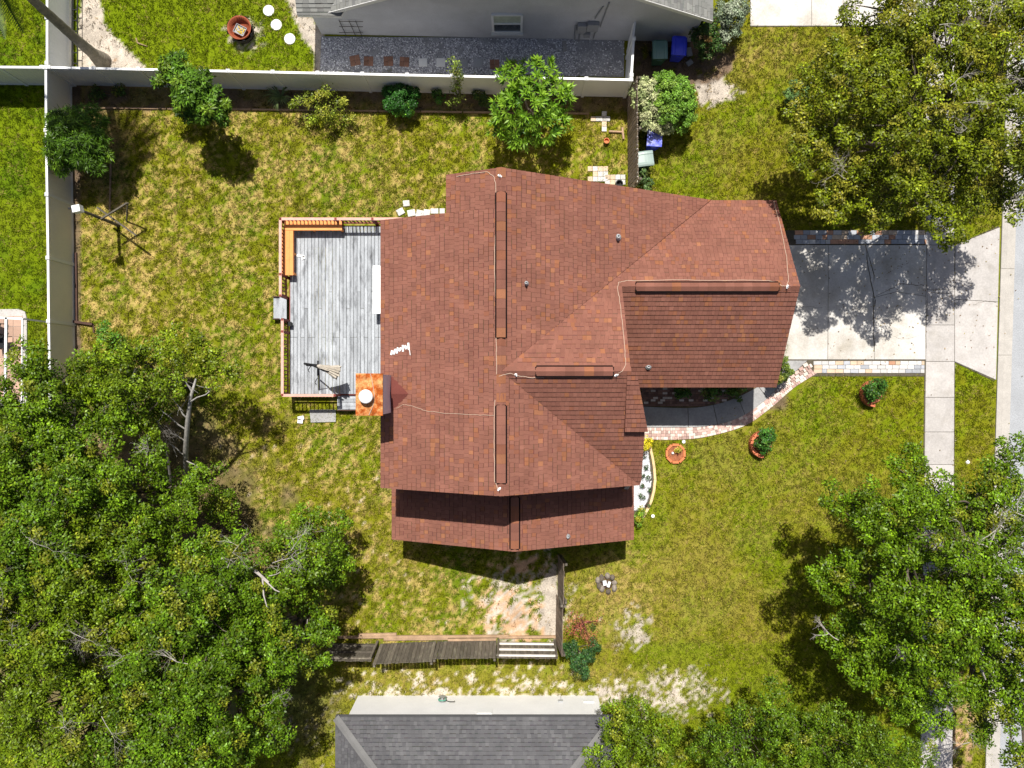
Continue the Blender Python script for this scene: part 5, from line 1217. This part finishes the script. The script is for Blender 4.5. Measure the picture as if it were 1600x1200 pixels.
P, Nn, Cl, D, CC, ln, wd = crown([lob(290, 545, 5.2, .85, .5), lob(345, 583, 5.0, .7, .4), lob(318, 560, 5.1, .6, .4)], base=OAK2, clump=.3, per=120); leaf_mesh('crown', P, Nn, ln, wd, Cl, pt_, dirs=D)
mb = MB(); mb.tube([(*G(268, 756), -.1), G3(267, 750, 1.2), G3(262, 715, 2.6), G3(260, 705, 3.0)], [.06, .055, .045, .02], 6)
us_ = thing('understorey_tree', 'low leafy sapling in the shade of the dark gap right of the pale trunk', 'tree', (*G(335, 780), 0))
P, Nn, Cl, D, CC, ln, wd = crown([lob(330, 765, 2.2, .9, .5), lob(345, 800, 2.0, .7, .5)], base=OAK, clump=.32, per=110); leaf_mesh('crown', P, Nn, ln, wd, Cl, us_, dirs=D)
MB().tube([(*G(335, 780), -.1), G3(337, 782, 1.9)], [.05, .03], 6).build('trunk', m_bark, us_); mb.build('pale_stem', m_birch, us_)
# oak at the top right
LO = [lob(1320, 120, 5.8, 1.5), lob(1300, 210, 5.6, 1.55), lob(1330, 290, 5.4, 1.4), lob(1420, 60, 6.2, 1.5), lob(1420, 170, 7.0, 1.9), lob(1410, 280, 6.2, 1.6), lob(1480, 310, 5.6, 1.35), lob(1520, 90, 6.6, 1.5), lob(1530, 210, 6.8, 1.9), lob(1565, 300, 5.8, 1.2), lob(1470, 20, 5.8, 1.2), lob(1390, 15, 5.4, 1.0), lob(1600, 120, 6.4, 1.5), lob(1600, 30, 6.4, 1.3), lob(1262, 215, 4.8, .8), lob(1360, 50, 5.0, 1.0), lob(1610, 240, 6.0, 1.4), lob(1540, 260, 5.6, 1.3)]
tree('oak_tree', 'large olive green oak with many bare twigs at the top right, shading the driveway', 'tree', G(1470, 262), LO, .30, dead=22, deadlen=.75, base=(.140, .180, .006), yel=(.30, .25, .03), yelp=.22, clump=.28, per=140)
# oak at the lower right
LB = [lob(1345, 800, 5.2, 1.2), lob(1330, 890, 5.6, 1.35), lob(1345, 975, 5.6, 1.2), lob(1440, 760, 5.4, 1.2), lob(1430, 850, 7.0, 1.8), lob(1440, 950, 7.2, 1.8), lob(1400, 1030, 6.0, 1.2), lob(1525, 790, 6.0, 1.5), lob(1540, 890, 7.0, 1.8), lob(1550, 1000, 7.0, 1.7), lob(1480, 1040, 6.4, 1.3), lob(1440, 1105, 5.4, .9), lob(1570, 740, 5.6, 1.0), lob(1610, 830, 6.2, 1.5), lob(1610, 950, 6.4, 1.5), lob(1590, 1080, 6.2, 1.2), lob(1330, 1000, 4.8, .8), lob(1480, 800, 5.6, 1.2), lob(1540, 1090, 5.8, .9), lob(1545, 1160, 5, .5), lob(1605, 1180, 5, .7)]
tree('oak_tree', 'large green oak at the lower right, hiding the sidewalk and the street', 'tree', G(1470, 870), LB, .30, dead=10, deadlen=.7, base=(.098, .180, .005), clump=.30, per=150)
ob_ = next(o for o in C.objects if o.get('label', '').startswith('large green oak'))
for p, d, L_ in ((G3(1545, 855, 7.6), (-.7, .6, .1), 1.5), (G3(1545, 855, 7.6), (.3, .8, .1), 1.3), (G3(1540, 860, 7.5), (-.8, -.5, .1), 1.4), (G3(1590, 800, 7.2), (-.3, .7, .3), 1.6), (G3(1585, 800, 7.2), (.6, -.3, .2), 1.4), (G3(1310, 1000, 6.2), (-1, .3, .3), .9), (G3(1520, 1150, 1.5), (-.8, .6, .6), 1.7), (G3(1520, 1160, 1.5), (-.2, .9, .6), 1.6), (G3(1515, 1160, 1.4), (-.9, .1, .5), 1.5)): dead_branch(ob_, p, d, L_ * .7, .018)
MB().tube([G3(1540, 985, 7.0), G3(1534, 1020, 7.2), G3(1533, 1045, 7.2), G3(1540, 1062, 7.1)], [.07, .06, .05, .02], 6).build('dead_branch', m_deadwood, ob_)
# smaller trees along the bottom
BT = [(lambda: [lob(978, 1122, 3.4, 1.0), lob(1005, 1160, 3.8, 1.15), lob(1030, 1160, 3.3, .85), lob(975, 1185, 3.4, .95), lob(985, 1100, 2.8, .55), lob(1035, 1192, 3.2, .9)], G(985, 1130), 'green tree against the right end of the lower grey roof', (.085, .140, .005), .10),
      (lambda: [lob(1108, 1150, 3.6, .75), lob(1150, 1160, 4.2, 1.25), lob(1195, 1135, 4.2, 1.15), lob(1235, 1175, 4.2, 1.15), lob(1140, 1200, 4.0, 1.1)], G(1150, 1130), 'green tree with glossy leaves at the bottom edge, second from the grey roof', (.062, .118, .005), .12),
      (lambda: [lob(1275, 1148, 4.4, 1.25), lob(1325, 1160, 4.4, 1.15), lob(1290, 1200, 4.8, 1.3), lob(1370, 1185, 4.2, 1.1), lob(1415, 1195, 4.0, .95), lob(1238, 1122, 3.8, .8)], G(1300, 1130), 'wide green tree at the bottom edge just left of the sunlit sidewalk slab', (.072, .130, .005), .14)]
for f, b, lb, bc, tr_r in BT: tree('broadleaf_tree', lb, 'tree', b, f(), tr_r, 'trees along the bottom edge', base=tuple(c * 1.25 for c in bc), clump=.26, per=110, ln=.09, wd=.052)
# yard trees and shrubs
tree('yard_tree', 'small open tree with dark green leaves standing in front of the white fence', 'tree', G(345, 172), [lob(275, 105, 2.8, .55), lob(300, 140, 3.2, .75), lob(330, 165, 3.0, .6), lob(258, 125, 2.6, .4), lob(345, 175, 2.7, .4), lob(305, 178, 2.5, .45), lob(290, 160, 2.7, .5)], .06, base=(.075, .16, .012), yel=(.18, .26, .02), yelp=.18, dens=9, per=144, clump=.24, ln=.17, wd=.07)
tree('yard_tree', 'round dark green tree overlapping the left white fence corner', 'tree', G(160, 247), [lob(120, 218, 2.2, 1.0, .7), lob(100, 235, 2.0, .6), lob(140, 240, 2.0, .7), lob(140, 195, 1.9, .65), lob(95, 190, 1.9, .5), lob(100, 255, 1.7, .45)], .08, base=(.060, .130, .008), yel=(.16, .27, .02), yelp=.15, dens=9, per=216, clump=.26, ln=.20, wd=.035)
def rosettes(lobes, dens, ln, wd, base, k=13, tipcol=(.20, .33, .03)):
    Ps, Ns, Cs, Ds = [], [], [], []
    for c, r, rz in lobes:
        n = int(dens * r * r); d = unit(rng.normal(0, 1, (n * 3, 3))); d = d[d[:, 2] > -.3][:n]; n = len(d)
        cc = np.array(c) + d * np.array((r, r, rz)) * rng.uniform(.75, 1.05, (n, 1)); ax = unit(d + np.array((0, 0, .5)))
        a = np.arange(k) * 2.4 + rng.uniform(0, 6, (n, 1)); t1 = unit(np.cross(ax, rng.normal(0, 1, (n, 3)))); t2 = np.cross(ax, t1); el = np.linspace(.15, 1.2, k)[None]
        dirs = (t1[:, None] * np.cos(a)[..., None] + t2[:, None] * np.sin(a)[..., None]) * np.cos(el)[..., None] + ax[:, None] * np.sin(el)[..., None]
        nn = unit(ax[:, None] * 1.0 - dirs * (ax[:, None] * dirs).sum(-1, keepdims=True) + rng.normal(0, .12, dirs.shape)); tt = rng.random((n, 1)) * .4 + (np.linspace(0, .6, k))[None]
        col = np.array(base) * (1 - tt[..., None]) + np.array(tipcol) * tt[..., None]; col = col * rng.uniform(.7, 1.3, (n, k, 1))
        Ps.append(np.repeat(cc, k, 0)); Ns.append(nn.reshape(-1, 3)); Cs.append(col.reshape(-1, 3)); Ds.append(dirs.reshape(-1, 3))
    return np.concatenate(Ps), np.concatenate(Ns), ln, wd, np.concatenate(Cs), np.concatenate(Ds)
ft = thing('fruit_tree', 'large bright green shrub tree with star shaped leaf tufts at the white fence', 'tree', (*G(838, 190), 0))
LL = [lob(800, 125, 2.3, .6), lob(840, 120, 2.5, .75), lob(870, 155, 2.4, .65), lob(825, 165, 2.9, .95), lob(790, 175, 2.2, .65), lob(850, 200, 2.3, .65), lob(815, 210, 2.1, .6), lob(780, 200, 1.8, .45), lob(872, 190, 1.9, .5)]
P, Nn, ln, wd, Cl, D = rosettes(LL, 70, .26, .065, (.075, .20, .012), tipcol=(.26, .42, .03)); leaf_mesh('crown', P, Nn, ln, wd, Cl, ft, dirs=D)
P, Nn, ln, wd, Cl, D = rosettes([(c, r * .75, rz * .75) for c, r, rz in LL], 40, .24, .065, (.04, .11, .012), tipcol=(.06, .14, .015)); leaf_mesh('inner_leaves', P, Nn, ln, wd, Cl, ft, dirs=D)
MB().tube([(*G(838, 190), -.1), (*G(836, 190), 1.0)], [.11, .09], 8).build('trunk', m_bark, ft)
mb = MB()
for c, r, rz in LL: mb.tube(bend((*G(836, 190), .9), c, 4), [.05, .045, .035, .025, .015], 5, cap=False)
mb.build('limb', m_bark, ft)
def shrub(name, label, lobes, cat='shrub', group=None, stems=5, bark=None, **kw):
    b = np.mean([c for c, r, rz in lobes], 0); t = thing(name, label, cat, (b[0], b[1], 0), group)
    P, Nn, Cl, D, CC, ln, wd = crown(lobes, **kw); k = P[:, 2] > .02; leaf_mesh('foliage', P[k], Nn[k], ln, wd, Cl[k], t, dirs=D[k]); mb = MB()
    for i in range(stems):
        c, r, rz = lobes[i % len(lobes)]; mb.tube(bend((b[0] + random.uniform(-.1, .1), b[1] + random.uniform(-.1, .1), -.05), Vector(c) + Vector((random.uniform(-r, r) * .5, random.uniform(-r, r) * .5, rz * .6)), 3), [.022, .018, .014, .006], 5, cap=False)
    mb.build('stem', bark or m_bark, t); return t
shrub('flowering_bush', 'loose yellow green bush sprawling out of the planting bed', [lob(470, 160, .8, .5, .4), lob(500, 165, 1.0, .6, .45), lob(530, 165, .9, .5, .4), lob(515, 190, .7, .5, .35), lob(540, 185, .5, .35, .3), lob(480, 190, .5, .4, .3), lob(512, 140, 1.2, .35, .3)], base=(.20, .27, .02), yel=(.40, .36, .05), yelp=.3, gap=2.1, core=.1, dens=9, per=136, clump=.26, ln=.09, wd=.045, stems=9)
shrub('round_bush', 'dense rounded dark green bush at the foot of the white fence', [lob(627, 156, .75, .62, .5), lob(612, 150, .6, .4, .4), lob(642, 152, .6, .4, .4)], base=(.030, .105, .014), yelp=.0, yel=(.03, .1, .02), dens=9, per=211, clump=.18, ln=.07, wd=.045)
shrub('low_bush', 'small light green bush in front of the dense dark round bush', [lob(630, 171, .55, .33, .3), lob(638, 168, .5, .25, .25)], base=(.13, .29, .025), yelp=0, dens=9, per=211, clump=.15, ln=.07, wd=.05)
shrub('vine', 'thin yellow green vine climbing over the white fence', [lob(710, 103, 2.2, .28, .35), lob(714, 128, 1.5, .2, .4), lob(712, 155, .7, .35, .4), lob(716, 115, 1.9, .2, .3)], cat='vine', base=(.17, .24, .03), yel=(.40, .35, .12), yelp=.25, dens=9, per=48, clump=.22, ln=.09, wd=.05)
shrub('small_plant', 'small green plant in the bed left of the thin vine', [lob(684, 150, .5, .22, .25)], 'plant', base=(.05, .14, .02), dens=9, per=62, clump=.15)
shrub('small_plant', 'small dark plant in the bed between the vine and the bright shrub tree', [lob(755, 155, .4, .25, .2), lob(745, 150, .5, .2, .2)], 'plant', base=(.05, .10, .02), dens=9, per=57, clump=.15)
shrub('small_plant', 'low weeds at the fence foot in the bed near the small open tree', [lob(150, 147, .25, .3, .15), lob(185, 140, .25, .25, .12)], 'plant', base=(.05, .11, .02), dens=9, per=48, clump=.18)
# spiky lily
ly = thing('spiky_plant', 'spiky strap leaved plant beside the yellow green bush', 'plant', (*G(440, 152), 0)); n = 34
a = rng.uniform(0, 6.28, n); mb = MB()
for i in range(n):
    d = Vector((math.cos(a[i]), math.sin(a[i]), 0)); L_ = random.uniform(.45, .75); s = d.cross(Vector((0, 0, 1))) * .022; P0 = Vector((*G(440, 152), .05)); P1 = P0 + d * L_ * .5 + Vector((0, 0, L_ * .55)); P2 = P0 + d * L_ + Vector((0, 0, L_ * .35))
    f = random.uniform(.7, 1.4); mb.add([P0 - s, P0 + s, P1 + s * 1.2, P1 - s * 1.2, P2], [(0, 1, 2, 3), (3, 2, 4)], (.14 * f, .19 * f, .07 * f))
mb.build('leaves', m_leaf, ly)
shrub('variegated_bush', 'large rounded bush with cream and green leaves above the pale lidded blue bin', [lob(1010, 148, 1.45, .62, .5), lob(1016, 178, 1.4, .58, .5), lob(1036, 190, 1.2, .45, .4)], base=(.30, .36, .14), yel=(.62, .60, .34), yelp=.55, dens=9, per=158, clump=.18, ln=.09, wd=.05)
shrub('rounded_bush', 'large clipped bright green bush next to the cream leaved bush', [lob(1045, 158, 1.4, .95, .7), lob(1060, 176, 1.2, .68, .6), lob(1035, 137, 1.3, .58, .5), lob(1058, 142, 1.3, .58, .5)], base=(.12, .24, .025), yel=(.24, .34, .05), yelp=.2, dens=9, per=177, clump=.18, ln=.085, wd=.05)
shrub('corner_shrub', 'dense dark green shrub at the right corner of the grey house', [lob(1098, 60, 1.2, .5, .5), lob(1112, 75, .9, .45, .45), lob(1105, 45, 1.4, .45, .45)], base=(.045, .10, .02), yel=(.25, .06, .03), yelp=.05, dens=9, per=177, clump=.18, ln=.08, wd=.045)
shrub('silver_shrub', 'loose grey green shrub beside the dark shrub at the grey house corner', [lob(1140, 25, 1.4, .5, .5), lob(1155, 15, 1.2, .4, .4), lob(1140, 50, 1.0, .45, .4), lob(1128, 20, 1.2, .35, .4)], base=(.17, .22, .13), yel=(.45, .48, .36), yelp=.3, dens=9, per=136, clump=.18, ln=.085, wd=.045)
shrub('ball_shrub', 'small clipped blue green ball shrub at the left edge of the big oak', [lob(1243, 146, .8, .48, .45)], base=(.10, .19, .05), yelp=0, dens=9, per=177, clump=.13, ln=.06, wd=.04)
shrub('small_plant', 'small leafy plant in the shadow below the faded green bin', [lob(1004, 272, .5, .28, .3), lob(1010, 288, .35, .22, .2)], 'plant', base=(.09, .16, .05), dens=9, per=62, clump=.16)
shrub('hedge', 'clipped green hedge at the right corner of the garage', [lob(1219, 562, .9, .30, .5), lob(1222, 580, .9, .34, .5), lob(1215, 594, .8, .30, .45)], 'hedge', base=(.10, .15, .02), yel=(.28, .24, .04), yelp=.2, dens=9, per=189, clump=.13, ln=.06, wd=.04)
shrub('small_plant', 'green plant in the brick bed under the garage eave, left one', [lob(1066, 612, .35, .3, .3)], 'plant', base=(.05, .13, .02), dens=9, per=67, clump=.16)
shrub('small_plant', 'green plant in the brick bed under the garage eave, middle one', [lob(1112, 610, .4, .34, .3)], 'plant', base=(.06, .14, .02), dens=9, per=67, clump=.16, yel=(.35, .38, .08), yelp=.2)
shrub('small_plant', 'green plant in the brick bed under the garage eave, right one', [lob(1150, 611, .35, .32, .3)], 'plant', base=(.07, .14, .02), dens=9, per=67, clump=.16)
shrub('planter_bush', 'round green bush in the brick planter nearest the driveway', [lob(1366, 607, .75, .38, .35), lob(1376, 604, .6, .25, .25), lob(1362, 618, .55, .25, .25)], 'shrub', 'bushes in the half round planters', base=(.045, .135, .018), dens=9, per=72, clump=.16, ln=.09, wd=.06, yelp=.04)
shrub('planter_bush', 'round green bush in the brick planter nearest the curved path', [lob(1195, 687, .75, .38, .35), lob(1202, 682, .6, .26, .25), lob(1190, 698, .5, .25, .25)], 'shrub', 'bushes in the half round planters', base=(.04, .13, .018), dens=9, per=72, clump=.16, ln=.09, wd=.06, yelp=.04)
shrub('small_plant', 'little yellow flowered plant in the octagonal planter', [lob(1060, 703, .25, .12, .1)], 'plant', base=(.30, .30, .04), yel=(.7, .55, .04), yelp=.5, dens=9, per=40, clump=.10, ln=.06, wd=.04, stems=2)
shrub('flower_plant', 'bright yellow flowering plant at the top of the white stone bed', [lob(1011, 692, .4, .2, .18), lob(1008, 698, .35, .15, .15)], 'flowers', base=(.62, .52, .02), yel=(.8, .70, .03), yelp=.6, dens=9, per=72, clump=.13, ln=.05, wd=.04, stems=3)
shrub('flower_plant', 'yellow green plant at the bottom of the white stone bed', [lob(996, 808, .4, .2, .2), lob(1002, 798, .35, .16, .16), lob(997, 818, .3, .14, .15)], 'flowers', base=(.14, .26, .02), yel=(.65, .55, .04), yelp=.25, dens=9, per=62, clump=.13, ln=.07, wd=.04, stems=3)
for px, py, lb in ((1004, 712, 'nearest the yellow flowers in'), (1009, 730, 'second from the top in'), (1003, 745, 'close to the house, at mid height of'), (1014, 748, 'by the log edging, at mid height of'), (1015, 765, 'by the log edging, below the middle of'), (1003, 776, 'close to the roof corner, low in'), (1013, 788, 'lowest by the log edging of'), (1004, 760, 'in the centre of')):
    shrub('bedding_plant', 'small green bedding plant ' + lb + ' the white stone bed', [lob(px, py, .15, .10, .1)], 'plant', 'small plants in the white stone bed', base=(.05, .11, .03), yel=(.3, .05, .1), yelp=.1, dens=9, per=40, clump=.10, ln=.06, wd=.03, stems=1)
shrub('red_shrub', 'thin shrub with red and orange twigs at the fence corner', [lob(890, 985, .8, .35, .35), lob(910, 985, 1.0, .4, .4), lob(922, 995, .9, .3, .3), lob(900, 970, .7, .3, .3), lob(935, 968, .5, .2, .2)], base=(.34, .09, .06), yel=(.42, .20, .08), yelp=.35, dens=9, per=40, clump=.22, ln=.08, wd=.025, stems=14, bark=m_redtrim)
shrub('dark_shrub', 'dark green shrub just below the red twiggy shrub', [lob(895, 1015, .9, .32, .3), lob(905, 1035, .9, .36, .3), lob(918, 1022, .8, .28, .3), lob(910, 1052, .6, .28, .25), lob(930, 1008, .7, .25, .25), lob(883, 1010, .7, .2, .2)], base=(.030, .085, .022), yelp=.05, dens=9, per=136, clump=.16, ln=.075, wd=.045)
shrub('sapling', 'small bright green sapling on the lawn above the wood', [lob(163, 515, 1.0, .25, .3), lob(172, 527, 1.2, .35, .35), lob(183, 535, .9, .25, .25), lob(155, 530, .7, .2, .2)], base=(.09, .22, .02), yelp=.1, dens=9, per=52, clump=.2, ln=.11, wd=.06)
shrub('small_plant', 'clump of weeds in the dirt beside the left end of the cream wall', [lob(925, 980, .1, .06, .05)], 'plant', base=(.1, .15, .03), dens=9, per=40, clump=.1, stems=1)
# palm
kb = G(161, 96); pm = thing('palm_tree', 'palm with smooth leaning grey trunk at the top left', 'tree', (*kb, 0))
tp = Vector((kb[0] + .42, kb[1] + .05, 7.7)); P = [Vector((*kb, -.1)), Vector((*kb, .25)), Vector((kb[0] - .0, kb[1], .8)), Vector((kb[0] + .06, kb[1], 2.2)), Vector((kb[0] + .2, kb[1] + .02, 4.5)), tp]
pk = []; rk = []
for i in range(60):
    t = i / 59 * 5; k = min(int(t), 4); f = t - k; pk.append(P[k].lerp(P[k + 1], f)); r = [.36, .32, .22, .185, .165, .14]; rk.append((r[k] * (1 - f) + r[k + 1] * f) * (1.05 if i % 3 == 0 else 1))
MB().tube(pk, rk, 14).build('trunk', m_palm, pm, True)
fr = MB()
for i in range(17):
    a = i * 2.4 + .3; el = random.uniform(-.3, .8); L_ = random.uniform(1.8, 2.2) * (.72 if math.cos(a) > .2 and math.sin(a) < .2 else 1); d = Vector((math.cos(a), math.sin(a), 0)); fr = MB(); sp = []
    for k in range(9):
        t = k / 8; sp.append(tp + d * L_ * t * math.cos(el * (1 - t)) + Vector((0, 0, .3 + L_ * (math.sin(el) * t - .55 * t * t))))
    fr.tube(sp, [.035 - .0035 * k for k in range(9)], 5, (.10, .13, .03))
    for k in range(34):
        t = .12 + .86 * k / 33; j = min(int(t * 8), 7); p = sp[j].lerp(sp[j + 1], t * 8 - j); s = d.cross(Vector((0, 0, 1))); ll = .62 * math.sin(math.pi * (t * .85 + .12))
        for sg in (-1, 1):
            tip = p + (s * sg + d * .7).normalized() * ll + Vector((0, 0, -.28 * ll)); c_ = random.uniform(.8, 1.25); wv = d * .03
            fr.add([p - wv, p + wv, tip], [(0, 1, 2)], (.075 * c_, .13 * c_, .018 * c_))
    fr.build('frond', m_leaf, pm)

# fallen leaves scattered on the drive, the walks and the lawn near the trees
n = 620; px = np.concatenate([rng.normal(1420, 80, n // 2), rng.normal(420, 110, n // 4), rng.normal(1330, 150, n - n // 2 - n // 4)]); py = np.concatenate([rng.normal(440, 70, n // 2), rng.normal(760, 170, n // 4), rng.normal(760, 190, n - n // 2 - n // 4)])
k = ~inpoly(px, py, [(645, 300), (1235, 300), (1235, 605), (1000, 605), (985, 840), (595, 840), (430, 645), (430, 330)]); px, py = px[k], py[k]; n = len(px)
X = (px - 800) * CAMH / FPX; Y = (600 - py) * CAMH / FPX; cc = np.array([(.20, .12, .05), (.30, .20, .08), (.14, .08, .04), (.34, .27, .08)])[rng.integers(0, 4, n)] * rng.uniform(.7, 1.3, (n, 1))
o = leaf_mesh('fallen_leaves', np.stack([X, Y, np.where(px > 1225, .048, .06) + rng.uniform(0, .01, n)], -1), unit(np.array((0, 0, 1.0)) + rng.normal(0, .18, (n, 3))), .075, .042, cc, None); o['kind'] = 'stuff'
